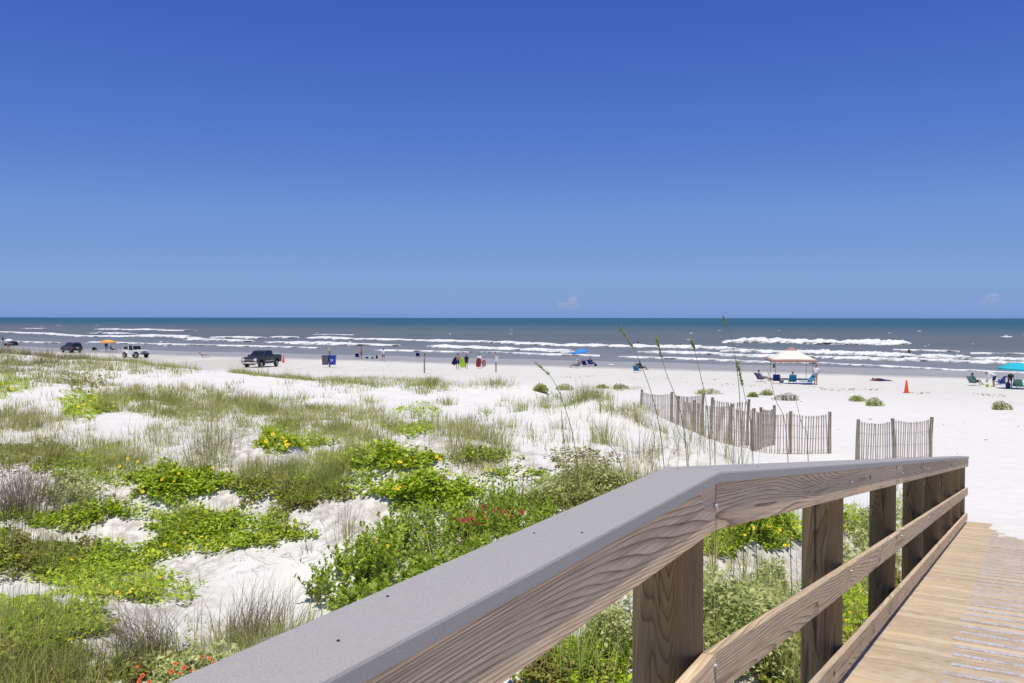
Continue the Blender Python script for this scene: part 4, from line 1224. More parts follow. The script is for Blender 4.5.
# ---- tall sea oats close by the railing
HEADS = [  # base px, base py, distance, [stem bend px..., tip], tip is last; head length fraction; label
 (580, 500, 9.5, [(574, 440), (556, 385), (536, 363)], .26, 'sea oat with a long curved seed head bowing left over the sand hump'),
 (672, 486, 8.5, [(660, 430), (640, 362), (619, 327)], .26, 'tall sea oat leaning left whose green head overlaps the surf left of the fence'),
 (694, 480, 8.2, [(684, 430), (666, 372), (656, 337)], .22, 'slender sea oat leaning left before the left end of the fence'),
 (714, 476, 8.0, [(709, 430), (699, 368), (691, 339)], .20, 'straight thin sea oat in front of the middle of the fence'),
 (760, 474, 7.6, [(752, 440), (744, 392), (737, 362)], .30, 'stout sea oat with a thick green head before the fence, left of the canopy'),
 (745, 472, 8.6, [(741, 420), (734, 350), (723, 317)], .12, 'very tall thin sea oat whose small dark head reaches the horizon'),
 (794, 470, 7.6, [(787, 440), (776, 400), (767, 368)], .0, 'bare straw coloured stalk rising in front of the canopy'),
 (812, 468, 7.4, [(808, 450), (802, 425), (795, 396)], .0, 'short bare stalk in front of the right end of the fence'),
 (568, 505, 9.0, [(567, 470), (563, 430), (560, 392)], .0, 'brown upright stalk beside the curved sea oat'),
 (640, 492, 8.6, [(620, 462), (604, 440), (595, 424)], .0, 'low stalk leaning far left by the cap board'),
 (716, 474, 7.8, [(715, 450), (713, 432), (709, 416)], .0, 'short leafy stalk in front of the fence'),
 (690, 478, 8.2, [(688, 455), (681, 436), (672, 415)], .0, 'short brown stalk behind the cap board near its bend'),
 (735, 473, 8.0, [(734, 450), (735, 430), (731, 405)], .0, 'bare upright stalk just behind the bend of the railing'),
 (655, 484, 8.8, [(652, 460), (655, 440), (650, 418)], .0, 'thin upright stalk left of the railing bend'),
]
for i, (bx, by, Y, mids, hd, lab) in enumerate(HEADS):
    r = np.random.default_rng(400+i)
    P0 = Vector(at(np.array(bx), np.array(by), np.array(Y))); P0.z = float(tz(P0.x, P0.y)) - 0.03
    pts = [P0]
    for j, (mx, my) in enumerate(mids):
        pts.append(Vector(at(np.array(mx), np.array(my), np.array(Y + 0.10*(j+1)))))
    # smooth the stem
    def cr(p0, p1, p2, p3, t): return 0.5*((2*p1) + (p2-p0)*t + (2*p0-5*p1+4*p2-p3)*t*t + (3*p1-p0-3*p2+p3)*t**3)
    ext = [pts[0]*2-pts[1]] + pts + [pts[-1]*2-pts[-2]]
    sm = []
    for j in range(len(pts)-1):
        for q in range(6): sm.append(cr(ext[j], ext[j+1], ext[j+2], ext[j+3], q/6))
    sm.append(pts[-1])
    t = thing('sea_oat', lab, 'sea oat', P0, 0, 'sea oats rising behind the railing')
    loc = [p - P0 for p in sm]; n = len(loc)
    MB().tube(loc, [0.0042*(1-.6*k/(n-1))*Y/8 for k in range(n)], 6).build('stem', M_STEMG if hd else M_STEMB, t, smooth=True)
    if hd:
        a = Acc(); k0 = int(n*(1-hd)); m = 90 if hd > .15 else 40
        f = r.uniform(k0, n-1.001, m); ki = f.astype(int); fr = f - ki
        L = np.array([tuple(p) for p in loc]); P = L[ki]*(1-fr)[:, None] + L[np.minimum(ki+1, n-1)]*fr[:, None]
        tv = L[-1]-L[k0]; az = np.arctan2(tv[1], tv[0]) + r.normal(0, 1.0, m); up = math.atan2(tv[2], math.hypot(tv[0], tv[1]))
        a.add(leaves(P + r.normal(0, .004, (m, 3)), r.uniform(.022, .038, m), az, r.normal(up*.8, .3, m), r, np.array([(0.24,0.26,0.085)])*r.uniform(.7, 1.35, (m, 1)), .34))
        a.build('seed_head', M_LEAF, t)
    m = 7 if hd else 3
    a = Acc(); q = np.zeros((m, 3)); q[:, :2] += r.normal(0, .02, (m, 2)); q[:, 2] = r.uniform(0, .1, m)
    a.add(blades(q, r.uniform(.4, .9, m), np.full(m, .008), r.normal(.4, 1.6, m), np.abs(r.normal(.35, .25, m)), r, tints('g', m, r), 6))
    a.build('leaf', M_BLADE, t)
# ------------------------------------------------------------------ sand fences
M_PICKET = mat_wood('grey_lath', (0.50, 0.435, 0.36), (0.28, 0.23, 0.18), (0.55, 0.50, 0.44), ring=30, stretch=0.1, bumpk=0.3, contrast=0.6, tone=0.5, grain_axis=2)
M_FPOST = mat_wood('fence_post_wood', (0.32, 0.26, 0.195), (0.14, 0.105, 0.075), (0.31, 0.275, 0.225), ring=28, stretch=0.1, bumpk=0.4, contrast=0.7, tone=0.5, grain_axis=2)
M_WIRE = plain('rusty_wire', (0.16, 0.12, 0.10), 0.6, 0.4, 0.5)
def fence(label, pts, seed, sag=0.09):
    """pts: (base px, base py, top py, distance)"""
    rn = random.Random(seed)
    base = []
    for (bx, by, ty, Y) in pts:
        p = Vector(at(np.array(bx), np.array(by), np.array(Y)))
        p.z = float(tz(p.x, p.y))
        top = at(np.array(bx), np.array(ty), np.array(Y))[2]
        base.append((p, max(1.0, min(1.55, top - p.z))))
    t = thing('sand_fence', label, 'fence', base[0][0], 0, 'lath sand fences on the beach')
    o0 = base[0][0]
    for (p, h) in base:
        r = 0.052
        MB().tube([p - o0 + Vector((0, 0, -0.3)), p - o0 + Vector((rn.uniform(-.02, .02), 0, h*.5)), p - o0 + Vector((rn.uniform(-.05, .05), rn.uniform(-.03, .03), h))], [r*1.05, r, r*.95], 12).build('post', M_FPOST, t, smooth=True)
    for (pa, ha), (pb, hb) in zip(base[:-1], base[1:]):
        d = pb - pa; L = math.hypot(d.x, d.y)
        n = max(4, int(L / 0.078))
        mb = MB(); tops = []
        ux = Vector((d.x, d.y, 0)).normalized(); nx = Vector((-ux.y, ux.x, 0))
        if nx.y > 0: nx = -nx
        off = nx * 0.05
        for i in range(n):
            f = (i + 0.5 + rn.uniform(-.12, .12)) / n
            x, y = pa.x + d.x*f, pa.y + d.y*f
            gz = float(tz(x, y))
            g0 = pa.z + (pb.z - pa.z)*f
            hh = (ha + (hb - ha)*f) * 0.97 - sag*4*f*(1-f)*rn.uniform(.95, 1.05) + rn.uniform(-.01, .01)
            tilt = rn.gauss(0, 0.013) + 0.035*math.sin(f*6 + seed)
            ax = Vector((ux.x*math.sin(tilt), ux.y*math.sin(tilt), math.cos(tilt)))
            lo = max(gz - 0.08, g0 - sag*1.5*f*(1-f) + 0.02); hi = g0 + hh
            c = Vector((x, y, (lo + hi)/2)) + off
            s = ux*math.cos(tilt) - Vector((0, 0, 1))*math.sin(tilt)
            R = Matrix((s, ax.cross(s), ax)).transposed()
            mb.box(c - o0, (0.036*rn.uniform(.85, 1.1), 0.009, hi - lo), R)
        mb.build('picket_panel', M_PICKET, t)
        for k, fr in enumerate((0.12, 0.42, 0.70, 0.92)):
            w = [Vector((pa.x + d.x*f, pa.y + d.y*f, pa.z + (pb.z - pa.z)*f + (ha + (hb-ha)*f)*fr - sag*3*f*(1-f))) - o0 + off*1.35 for f in np.linspace(0, 1, 9)]
            MB().tube(w, 0.0035, 5).build('wire', M_WIRE, t, smooth=True)
    return t
fence('farthest grey lath fence run on the left, three posts', [(641.2, 418, 387.5, 33.4), (672, 421, 388, 31.9), (702, 426.5, 388, 30.3)], 1)
fence('lath fence panel in the middle, behind the zigzag front run', [(711, 430, 397, 30.4), (748, 431, 398, 30.0)], 2)
fence('zigzag front lath fence run of four posts coming toward the railing', [(678, 427.5, 396, 31.0), (694, 431.5, 400, 30.3), (730.5, 438, 404, 29.3), (752.5, 445, 408, 28.6)], 3)
fence('short dark lath panel seen nearly end on, its pickets packed together', [(754.5, 447.5, 409, 28.1), (762, 443, 407, 29.6), (773.5, 440.5, 405, 31.0)], 4)
fence('lath fence run with the tall middle post in front of the canopy', [(752.8, 449, 408.5, 27.8), (790, 450.5, 411, 27.5), (830, 450.5, 411.5, 27.4)], 5)
fence('separate lath fence panel on the right beyond the end of the railing', [(857, 461, 419, 25.6), (894, 459.5, 418, 26.0), (930.5, 457.5, 416.5, 26.5)], 6)

# ------------------------------------------------------------------ people
M_SKIN = {'tan': plain('tan_skin', (0.36, 0.19, 0.12), 0.55, 0.35, var=0.08), 'pale': plain('fair_skin', (0.52, 0.31, 0.22), 0.55, 0.35, var=0.08), 'brown': plain('brown_skin', (0.17, 0.085, 0.05), 0.5, 0.4, var=0.08)}
def fabric(name, c, var=0.12): return plain(name, c, 0.85, 0.15, 0, var, 14)
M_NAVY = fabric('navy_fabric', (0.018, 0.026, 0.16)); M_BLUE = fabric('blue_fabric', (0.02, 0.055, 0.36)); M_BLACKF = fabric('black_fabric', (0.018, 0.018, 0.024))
M_WHITEF = fabric('white_fabric', (0.74, 0.73, 0.75), 0.06); M_REDF = fabric('dark_red_fabric', (0.20, 0.045, 0.055)); M_PINKF = fabric('pink_fabric', (0.42, 0.17, 0.18))
M_TEALF = fabric('teal_fabric', (0.02, 0.20, 0.36)); M_GREENF = fabric('sea_green_fabric', (0.10, 0.27, 0.22)); M_GREYF = fabric('grey_fabric', (0.22, 0.22, 0.24))
M_PURPLEF = fabric('purple_fabric', (0.11, 0.07, 0.24)); M_LAVF = fabric('lavender_fabric', (0.42, 0.40, 0.56)); M_HAIR = plain('dark_hair', (0.025, 0.016, 0.012), 0.6, 0.4); M_HAIRB = plain('light_brown_hair', (0.18, 0.11, 0.06), 0.6, 0.4)
M_EYE = plain('eye', (0.03, 0.02, 0.02), 0.3, 0.5)

def remeshed(mb, name, m, parent, voxel):
    me = bpy.data.meshes.new(name)
    me.from_pydata(mb.v, [], mb.f); me.update()
    tmp = bpy.data.objects.new('tmp', me); COL.objects.link(tmp)
    md = tmp.modifiers.new('r', 'REMESH'); md.mode = 'VOXEL'; md.voxel_size = voxel; md.use_smooth_shade = True
    s = tmp.modifiers.new('s', 'SMOOTH'); s.iterations = 3; s.factor = 0.5
    dg = bpy.context.evaluated_depsgraph_get()
    new = bpy.data.meshes.new_from_object(tmp.evaluated_get(dg))
    new.name = name
    bpy.data.objects.remove(tmp); bpy.data.meshes.remove(me)
    new.materials.clear()
    return link_mesh(name, new, m, parent, smooth=True)

def pose(kind, armL='down', armR='down'):
    """joints in metres for a 1.70 m adult facing +y"""
    J = {}
    if kind in ('stand', 'walk'):
        J.update(pel=(0, 0, .93), chest=(0, .01, 1.22), neck=(0, 0, 1.43), head=(0, .025, 1.58), face=(0, 1, 0),
                 shL=(-.175, 0, 1.38), shR=(.175, 0, 1.38), hipL=(-.09, 0, .90), hipR=(.09, 0, .90))
        st = 0.20 if kind == 'walk' else 0.02
        J.update(knL=(-.105, st*.7, .49), knR=(.105, -st*.2, .49), anL=(-.11, st, .085), anR=(.11, -st, .10))
        J.update(toL=(-.12, st+.17, .03), toR=(.13, -st+.17, .04))
    elif kind in ('sit', 'recline'):
        b = .30 if kind == 'sit' else .42
        J.update(pel=(0, .02, .33), chest=(0, -.12, .60), neck=(0, -.12-b*.5, .80), head=(0, -.10-b*.5, .95), face=(0, 1, 0),
                 shL=(-.175, -.10-b*.45, .76), shR=(.175, -.10-b*.45, .76), hipL=(-.09, .03, .32), hipR=(.09, .03, .32),
                 knL=(-.12, .44, .46), knR=(.12, .44, .44), anL=(-.13, .76, .09), anR=(.13, .80, .09), toL=(-.14, .92, .07), toR=(.15, .96, .07))
    elif kind == 'bend':
        J.update(pel=(0, -.12, .92), chest=(0, .12, 1.06), neck=(0, .36, 1.10), head=(0, .50, 1.10), face=(0, .75, -.65),
                 shL=(-.17, .31, 1.08), shR=(.17, .31, 1.08), hipL=(-.09, -.12, .89), hipR=(.09, -.12, .89),
                 knL=(-.11, -.05, .48), knR=(.11, -.02, .48), anL=(-.12, -.10, .085), anR=(.12, -.08, .085), toL=(-.13, .07, .03), toR=(.13, .09, .03))
    elif kind == 'lie':
        J.update(pel=(0, 0, .13), chest=(0, .30, .14), neck=(0, .52, .15), head=(0, .67, .17), face=(0, .3, -.9),
                 shL=(-.18, .46, .13), shR=(.18, .46, .13), hipL=(-.09, -.03, .12), hipR=(.09, -.03, .12),
                 knL=(-.11, -.45, .09), knR=(.11, -.45, .09), anL=(-.12, -.86, .08), anR=(.12, -.86, .08), toL=(-.13, -1.0, .05), toR=(.13, -1.0, .05))
    elif kind == 'wade':
        J.update(pel=(0, 0, .93), chest=(0, .01, 1.22), neck=(0, 0, 1.43), head=(0, .025, 1.58), face=(0, 1, 0),
                 shL=(-.175, 0, 1.38), shR=(.175, 0, 1.38), hipL=(-.09, 0, .90), hipR=(.09, 0, .90),
                 knL=(-.1, .05, .49), knR=(.1, -.05, .49), anL=(-.11, 0, .09), anR=(.11, -.08, .09), toL=(-.12, .16, .03), toR=(.12, .1, .03))
    for s, a in (('L', armL), ('R', armR)):
        k = -1 if s == 'L' else 1
        sh = Vector(J['sh'+s])
        E, Wd = {'down': ((.05, -.02, -.30), (.03, .06, -.27)), 'hip': ((.20, -.06, -.24), (-.17, .10, -.14)), 'carry': ((.08, -.04, -.29), (-.01, .17, -.17)),
                 'front': ((.05, .10, -.28), (-.06, .26, .02)), 'lap': ((.05, .16, -.25), (-.06, .26, -.03)), 'reach': ((.04, .05, -.29), (-.03, .07, -.27)),
                 'pillow': ((.16, .18, -.06), (-.14, .16, .02)), 'up': ((.10, .12, .18), (-.04, .05, .26))}[a]
        e = sh + Vector((k*E[0], E[1], E[2])); w = e + Vector((k*Wd[0], Wd[1], Wd[2]))
        J['el'+s], J['wr'+s] = tuple(e), tuple(w)
    return {a: Vector(b) for a, b in J.items()}

def person(label, P, rotz, kind='stand', skin='tan', top=None, bottom=None, hair=M_HAIR, armL='down', armR='down', height=1.7, female=False, hat=None, group=None, top_long=False, sink=0.0):
    J = pose(kind, armL, armR)
    t = thing('person', label, 'person', (P[0], P[1], P[2] - sink), rotz, group)
    sc = height / 1.70
    t.scale = (sc, sc, sc)
    sm = M_SKIN[skin]
    mb = MB()
    sw = 0.9 if female else 1.0
    for s in 'LR':
        mb.capsule(J['hip'+s], J['kn'+s], .082, .054); mb.capsule(J['kn'+s], J['an'+s], .054, .036)
        heel = J['an'+s].lerp(J['to'+s], -.22); heel.z = min(heel.z, J['an'+s].z - .02) if kind not in ('lie',) else heel.z
        mb.capsule(heel, J['to'+s], .036, .030)
        mb.capsule(J['sh'+s], J['el'+s], .052*sw, .040*sw); mb.capsule(J['el'+s], J['wr'+s], .040*sw, .027*sw)
        mb.capsule(J['pel'].lerp(J['hip'+s], .75), J['chest'].lerp(J['sh'+s], .62), .098 if not female else .092, .092*sw)
        mb.capsule(J['chest'].lerp(J['sh'+s], .5), J['sh'+s], .085*sw, .058*sw)
        # hand: palm, four fingers of different length, thumb
        k = -1 if s == 'L' else 1
        f = (J['wr'+s] - J['el'+s]).normalized()
        side = f.cross(Vector((k, 0, 0.01)))
        side = side.normalized() if side.length > .1 else Vector((0, 1, 0))
        nrm = f.cross(side)
        palm = J['wr'+s] + f*.085
        for q in (-.024, 0, .024): mb.capsule(J['wr'+s] + side*q*.6, palm + side*q, .018, .017)
        for q, L in ((-.036, .062), (-.012, .080), (.012, .085), (.036, .075)):
            a = palm + side*q; b = a + f*L*.55 + nrm*.006; c = b + f*L*.4 + nrm*.026
            mb.capsule(a, b, .0115, .011, 8); mb.capsule(b, c, .011, .010, 8)
        a = J['wr'+s] + f*.03 + side*.03; b = a + side*.040 + f*.030; mb.capsule(a, b, .014, .012, 8); mb.capsule(b, b + f*.035 + nrm*.01, .012, .011, 8)
    mb.capsule(J['pel'], J['chest'], .105, .112 * sw); mb.capsule(J['chest'], J['neck'], .105*sw, .055)
    mb.capsule(J['neck'], J['head'], .052, .052)
    face = J['face'].normalized(); upv = (J['head'] - J['neck']).normalized()
    if kind == 'lie': upv = Vector((0, 1, 0))
    rt = face.cross(upv).normalized(); upv = rt.cross(face)
    Rh = Matrix((rt, face, upv)).transposed()
    hc = J['head'] + upv*.01
    mb.ell(hc, (.075, .092, .112), 16, 12, Rh)
    mb.ell(hc + face*.035 - upv*.055, (.055, .062, .058), 12, 9, Rh)
    mb.capsule(hc + face*.086 + upv*.012, hc + face*.104 - upv*.022, .011, .015, 8)      # nose
    mb.ell(hc + face*.083 - upv*.055, (.024, .012, .009), 8, 6, Rh)                       # mouth
    for s in (-1, 1): mb.ell(hc + rt*s*.076 - face*.005, (.012, .022, .032), 8, 6, Rh)    # ears
    remeshed(mb, 'body', sm, t, 0.0115)
    for s in (-1, 1): MB().ell(hc + rt*s*.032 + face*.083 + upv*.012, (.011, .008, .007), 8, 6, Rh).build('eye', M_EYE, t, smooth=True)
    hb = MB(); hb.ell(hc + upv*.028 - face*.018, (.084, .094, .098), 16, 12, Rh)
    if female: hb.capsule(hc - face*.07, hc - face*.085 - upv*.18, .055, .035)
    hm = hair
    if hat is not None:
        hh = MB(); hh.ell(hc + upv*.05, (.092, .105, .078), 16, 10, Rh)
        hh.tube([hc + upv*.045, hc + upv*.055], .16, 18)
        hh.build('hat', hat, t, smooth=True)
    # keep the face clear: cut the hair cap in front of and below the brow
    ob = hb.build('hair', hm, t, smooth=True)
    bm = bmesh.new(); bm.from_mesh(ob.data)
    kill = [v for v in bm.verts if (v.co - hc).dot(face) > .055 - .0 and (v.co - hc).dot(upv) < .055]
    bmesh.ops.delete(bm, geom=kill, context='VERTS'); bm.to_mesh(ob.data); bm.free()
    if top is not None:
        tb = MB(); g = .014
        for s in 'LR':
            tb.capsule(J['pel'].lerp(J['hip'+s], .75) + Vector((0, 0, .02)), J['chest'].lerp(J['sh'+s], .62), (.098 if not female else .092)+g, .092*sw+g)
            tb.capsule(J['chest'].lerp(J['sh'+s], .5), J['sh'+s], .085*sw+g, .058*sw+g)
            tb.capsule(J['sh'+s], J['sh'+s].lerp(J['el'+s], .95 if top_long else .55), .056*sw+g, .046*sw+g)
            if top_long: tb.capsule(J['el'+s], J['el'+s].lerp(J['wr'+s], .85), .044+g, .034+g)
        tb.capsule(J['pel'], J['chest'], .107+g, .114*sw+g); tb.capsule(J['chest'], J['chest'].lerp(J['neck'], .8), .107*sw+g, .066+g)
        remeshed(tb, 'shirt', top, t, 0.016)
    if bottom is not None:
        bb = MB(); g = .013
        for s in 'LR':
            bb.capsule(J['hip'+s], J['hip'+s].lerp(J['kn'+s], .30 if female else .72), .086+g, (.078 if female else .07)+g)
            bb.capsule(J['pel'], J['hip'+s], .102+g, .088+g)
        bb.capsule(J['pel'] + (J['chest']-J['pel'])*.05, J['pel'] + (J['chest']-J['pel'])*.30, .112+g, .112+g)
        remeshed(bb, 'shorts', bottom, t, 0.016)
    return t

# ------------------------------------------------------------------ beach furniture
M_ALU = plain('aluminium_tube', (0.55, 0.55, 0.57), 0.35, 0.5, 0.8)
def beach_chair(label, P, rotz, m, lean=0.42, seat_h=0.24, legs=True, group='folding chairs on the beach', frame=None, length=0.0):
    t = thing('beach_chair', label, 'chair', P, rotz, group)
    fr = frame or M_ALU
    w = 0.29
    bt = Vector((0, -0.26 - lean, seat_h + 0.56)); b0 = Vector((0, -0.26, seat_h - 0.03)); f0 = Vector((0, 0.26 + length, seat_h + 0.05))
    def sling(a, b, sagv, name):
        n = 8; th = 0.012
        mb = MB(); vs, fs = [], []
        d = (b - a).normalized(); nn = Vector((1, 0, 0)).cross(d).normalized()
        for i in range(n+1):
            p = a.lerp(b, i/n) - nn*sagv*4*(i/n)*(1-i/n)
            for x in (-w+.015, w-.015):
                vs += [p + Vector((x, 0, 0)), p + Vector((x, 0, 0)) + nn*th]
        for i in range(n):
            q = i*4
            fs += [(q, q+2, q+6, q+4), (q+1, q+5, q+7, q+3), (q, q+4, q+5, q+1), (q+2, q+3, q+7, q+6)]
        fs += [(0, 1, 3, 2), (n*4, n*4+2, n*4+3, n*4+1)]
        mb.add(vs, fs).build(name, m, t, smooth=False)
    sling(b0, f0, -0.03, 'seat'); sling(b0 + Vector((0, 0.01, 0.02)), bt, 0.03, 'backrest')
    for s in (-1, 1):
        x = Vector((s*w, 0, 0))
        MB().tube([bt + x, b0 + x, f0 + x], 0.013, 8).build('side_frame', fr, t, smooth=True)
        if legs:
            MB().tube([f0 + x*1.02 - Vector((0, .04, .01)), Vector((s*w*1.02, 0.30 + length, 0.0)), Vector((s*w*1.02, -0.05, 0.0))], 0.012, 8).build('leg', fr, t, smooth=True)
            MB().tube([b0 + x*1.04, Vector((s*w*1.04, -0.30, 0.0)), Vector((s*w*1.04, -.02, 0.0))], 0.012, 8).build('leg', fr, t, smooth=True)
        ab = b0.lerp(bt, .42) + x*1.08
        MB().box(ab.lerp(Vector((s*w*1.08, .2, ab.z + .0)), .5), (0.05, (Vector((0, .2, 0)) - Vector((0, ab.y, 0))).length, 0.022)).build('armrest', fr, t, bevel=.008)
        MB().tube([Vector((s*w*1.08, .16, ab.z - .01)), Vector((s*w*1.04, .22, seat_h + .02))], 0.011, 8).build('arm_support', fr, t, smooth=True)
    MB().tube([bt + Vector((-w, 0, 0)), bt + Vector((w, 0, 0))], 0.013, 8).build('top_bar', fr, t, smooth=True)
    return t

def umbrella(label, P, rotz, m, R, hgt, rise, tilt=(0, 0), stripes=None):
    t = thing('beach_umbrella', label, 'umbrella', P, rotz)
    t.rotation_euler = (tilt[0], tilt[1], rotz)
    MB().tube([(0, 0, -0.3), (0, 0, hgt*1.0)], 0.018, 10).build('pole', M_ALU, t, smooth=True)
    n, rings = 8, 7
    mb = MB(); vs, fs = [], []
    seg = n*6
    for side in (0, 1):
        for j in range(rings+1):
            q = j/rings
            for i in range(seg):
                a = 2*math.pi*i/seg
                sc = abs(((i % 6) / 6.0) - 0.5) * 2        # 1 on rib, 0 mid panel
                rr = R*q*(0.955 + 0.045*sc)
                z = hgt - rise*(q**1.75) - 0.03*q*q*(1-sc) - side*0.012 - (0.0)
                vs.append((rr*math.cos(a), rr*math.sin(a), z))
    L = (rings+1)*seg
    for side in (0, 1):
        for j in range(rings):
            for i in range(seg):
                i2 = (i+1) % seg
                f = (side*L + j*seg+i, side*L + j*seg+i2, side*L + (j+1)*seg+i2, side*L + (j+1)*seg+i)
                fs.append(f if side == 0 else f[::-1])
    for i in range(seg):
        i2 = (i+1) % seg
        fs.append((rings*seg+i, rings*seg+i2, L+rings*seg+i2, L+rings*seg+i))
    mb.add(vs, fs).build('canopy', m, t, smooth=True)
    # short hanging valance
    vb = MB(); vs, fs = [], []
    for i in range(seg):
        a = 2*math.pi*i/seg
        sc = abs(((i % 6) / 6.0) - 0.5) * 2
        rr = R*(0.957 + 0.045*sc)
        z = hgt - rise - 0.03*(1-sc) - .004
        vs += [(rr*math.cos(a), rr*math.sin(a), z), ((rr+.01)*math.cos(a), (rr+.01)*math.sin(a), z - 0.12 - .03*(1-sc)), ((rr+.004)*math.cos(a), (rr+.004)*math.sin(a), z), ((rr+.014)*math.cos(a), (rr+.014)*math.sin(a), z - 0.12 - .03*(1-sc))]
    for i in range(seg):
        i2 = (i+1) % seg
        fs += [(i*4, i*4+1, i2*4+1, i2*4), (i*4+2, i2*4+2, i2*4+3, i*4+3), (i*4+1, i*4+3, i2*4+3, i2*4+1), (i*4, i2*4, i2*4+2, i*4+2)]
    vb.add(vs, fs).build('valance', m, t, smooth=True)
    for k in range(n):
        a = 2*math.pi*k/n
        pts = [(R*q*math.cos(a)*.99, R*q*math.sin(a)*.99, hgt - rise*(q**1.75) - 0.025) for q in (0.02, .3, .6, .8, 1.0)]
        MB().tube(pts, 0.006, 6).build('rib', M_ALU, t, smooth=True)
    MB().capsule((0, 0, hgt), (0, 0, hgt + .08), .016, .010).build('tip', M_ALU, t, smooth=True)
    return t

UMB_TEAL = fabric('turquoise_canvas', (0.03, 0.42, 0.52), .08); UMB_ORANGE = fabric('orange_canvas', (0.80, 0.36, 0.09), .1); UMB_BLUE = fabric('sky_blue_canvas', (0.06, 0.25, 0.62), .08)

# ---- canopy with the people under it
M_CREAM = fabric('cream_canvas', (0.72, 0.685, 0.60), 0.05); M_TAN = fabric('terracotta_trim', (0.36, 0.225, 0.185), 0.1)
PC = gp(791, 379)
ROT_SEA = -math.atan2(SN[0], SN[1])            # rotation that turns +y to the sea
def canopy():
    t = thing('canopy_tent', 'cream pop up canopy with a brown border and brown peak on four thin legs', 'canopy', PC, math.radians(-8))
    a, e, hl, hp = 1.66, 2.05, 1.83, 3.02
    for (sx, sy) in ((-1, -1), (1, -1), (1, 1), (-1, 1)):
        x, y = sx*a, sy*a
        wx = Matrix.Rotation(math.radians(-8), 3, 'Z') @ Vector((x, y, 0))
        gz = float(tz(PC.x + wx.x, PC.y + wx.y)) - PC.z
        MB().box((x, y, (gz - .05 + 2.0)/2), (0.035, 0.035, 2.0 - gz + .05)).build('leg', M_DARKMETAL, t, bevel=.004)
        MB().box((x, y, gz + .008), (0.14, 0.14, 0.016)).build('foot', M_DARKMETAL, t)
    # roof: four curved slopes with the border band, built with thickness
    def ringpt(f, side, u):
        # f 0 at eave .. 1 at peak ; corner pts of square at that level
        half = e*(1-f) + 0.34*f
        z = hl + (hp - .22 - hl)*(f**0.9) - 0.07*math.sin(math.pi*f)
        c = [(-half, -half), (half, -half), (half, half), (-half, half)]
        (x0, y0), (x1, y1) = c[side], c[(side+1) % 4]
        sag = 0.05*math.sin(math.pi*u)*(1-f)
        return Vector((x0+(x1-x0)*u, y0+(y1-y0)*u, z + sag*0.6))
    def shell(f0, f1, nf, th, name, m, drop=False):
        mb = MB()
        for s in range(4):
            vs, fs = [], []
            for i in range(nf+1):
                for j in range(9):
                    p = ringpt(f0 + (f1-f0)*i/nf, s, j/8); vs.append(p); vs.append(p - Vector((0, 0, th)))
            W2 = 9*2
            for i in range(nf):
                for j in range(8):
                    q = i*W2 + j*2
                    fs += [(q, q+2, q+W2+2, q+W2), (q+1, q+W2+1, q+W2+3, q+3)]
            for j in range(8):
                fs += [(j*2, j*2+1, j*2+3, j*2+2), (nf*W2+j*2, nf*W2+j*2+2, nf*W2+j*2+3, nf*W2+j*2+1)]
            mb.add(vs, fs)
        return mb.build(name, m, t, smooth=False)
    shell(0.10, 1.0, 8, 0.012, 'roof_cloth', M_CREAM)
    shell(0.0, 0.10, 1, 0.014, 'border', M_TAN)
    mb = MB()
    for s in range(4):
        vs, fs = [], []
        for j in range(9):
            p = ringpt(0, s, j/8); o_ = Vector((p.x, p.y, 0)).normalized()*.008
            for q in (p, p - Vector((0, 0, .17))): vs += [q, q + o_]
        for j in range(8):
            b = j*4
            fs += [(b, b+4, b+6, b+2), (b+1, b+3, b+7, b+5), (b+2, b+6, b+7, b+3)]
        mb.add(vs, fs)
    mb.build('valance', M_TAN, t)
    vt = MB(); h2 = .50; zb = hp - .27
    vt.add([(-h2, -h2, zb), (h2, -h2, zb), (h2, h2, zb), (-h2, h2, zb), (0, 0, hp), (-h2, -h2, zb-.015), (h2, -h2, zb-.015), (h2, h2, zb-.015), (-h2, h2, zb-.015)],
           [(0, 1, 4), (1, 2, 4), (2, 3, 4), (3, 0, 4), (5, 8, 7, 6), (0, 5, 6, 1), (1, 6, 7, 2), (2, 7, 8, 3), (3, 8, 5, 0)]).build('vent_cap', M_TAN, t)
    for s in range(4):
        c = [(-a, -a), (a, -a), (a, a), (-a, a)]
        p, q = Vector((*c[s], 1.93)), Vector((*c[(s+1) % 4], 1.93))
        MB().tube([p, p.lerp(q, .5) - Vector((0, 0, .35)), q], .012, 6).build('truss', M_DARKMETAL, t, smooth=True)
    return t
canopy()
bag = thing('lantern', 'small dark lantern hanging from the left rear of the canopy', 'lantern', Vector(at(np.array(774), np.array(365.5), np.array(PC.y + 0.6))))
MB().capsule((0, 0, -.12), (0, 0, .10), .09, .07).build('body', M_BLACKF, bag, smooth=True)
MB().tube([(0, 0, .16), (0, 0, .45)], .006, 6).build('cord', M_BLACKF, bag)

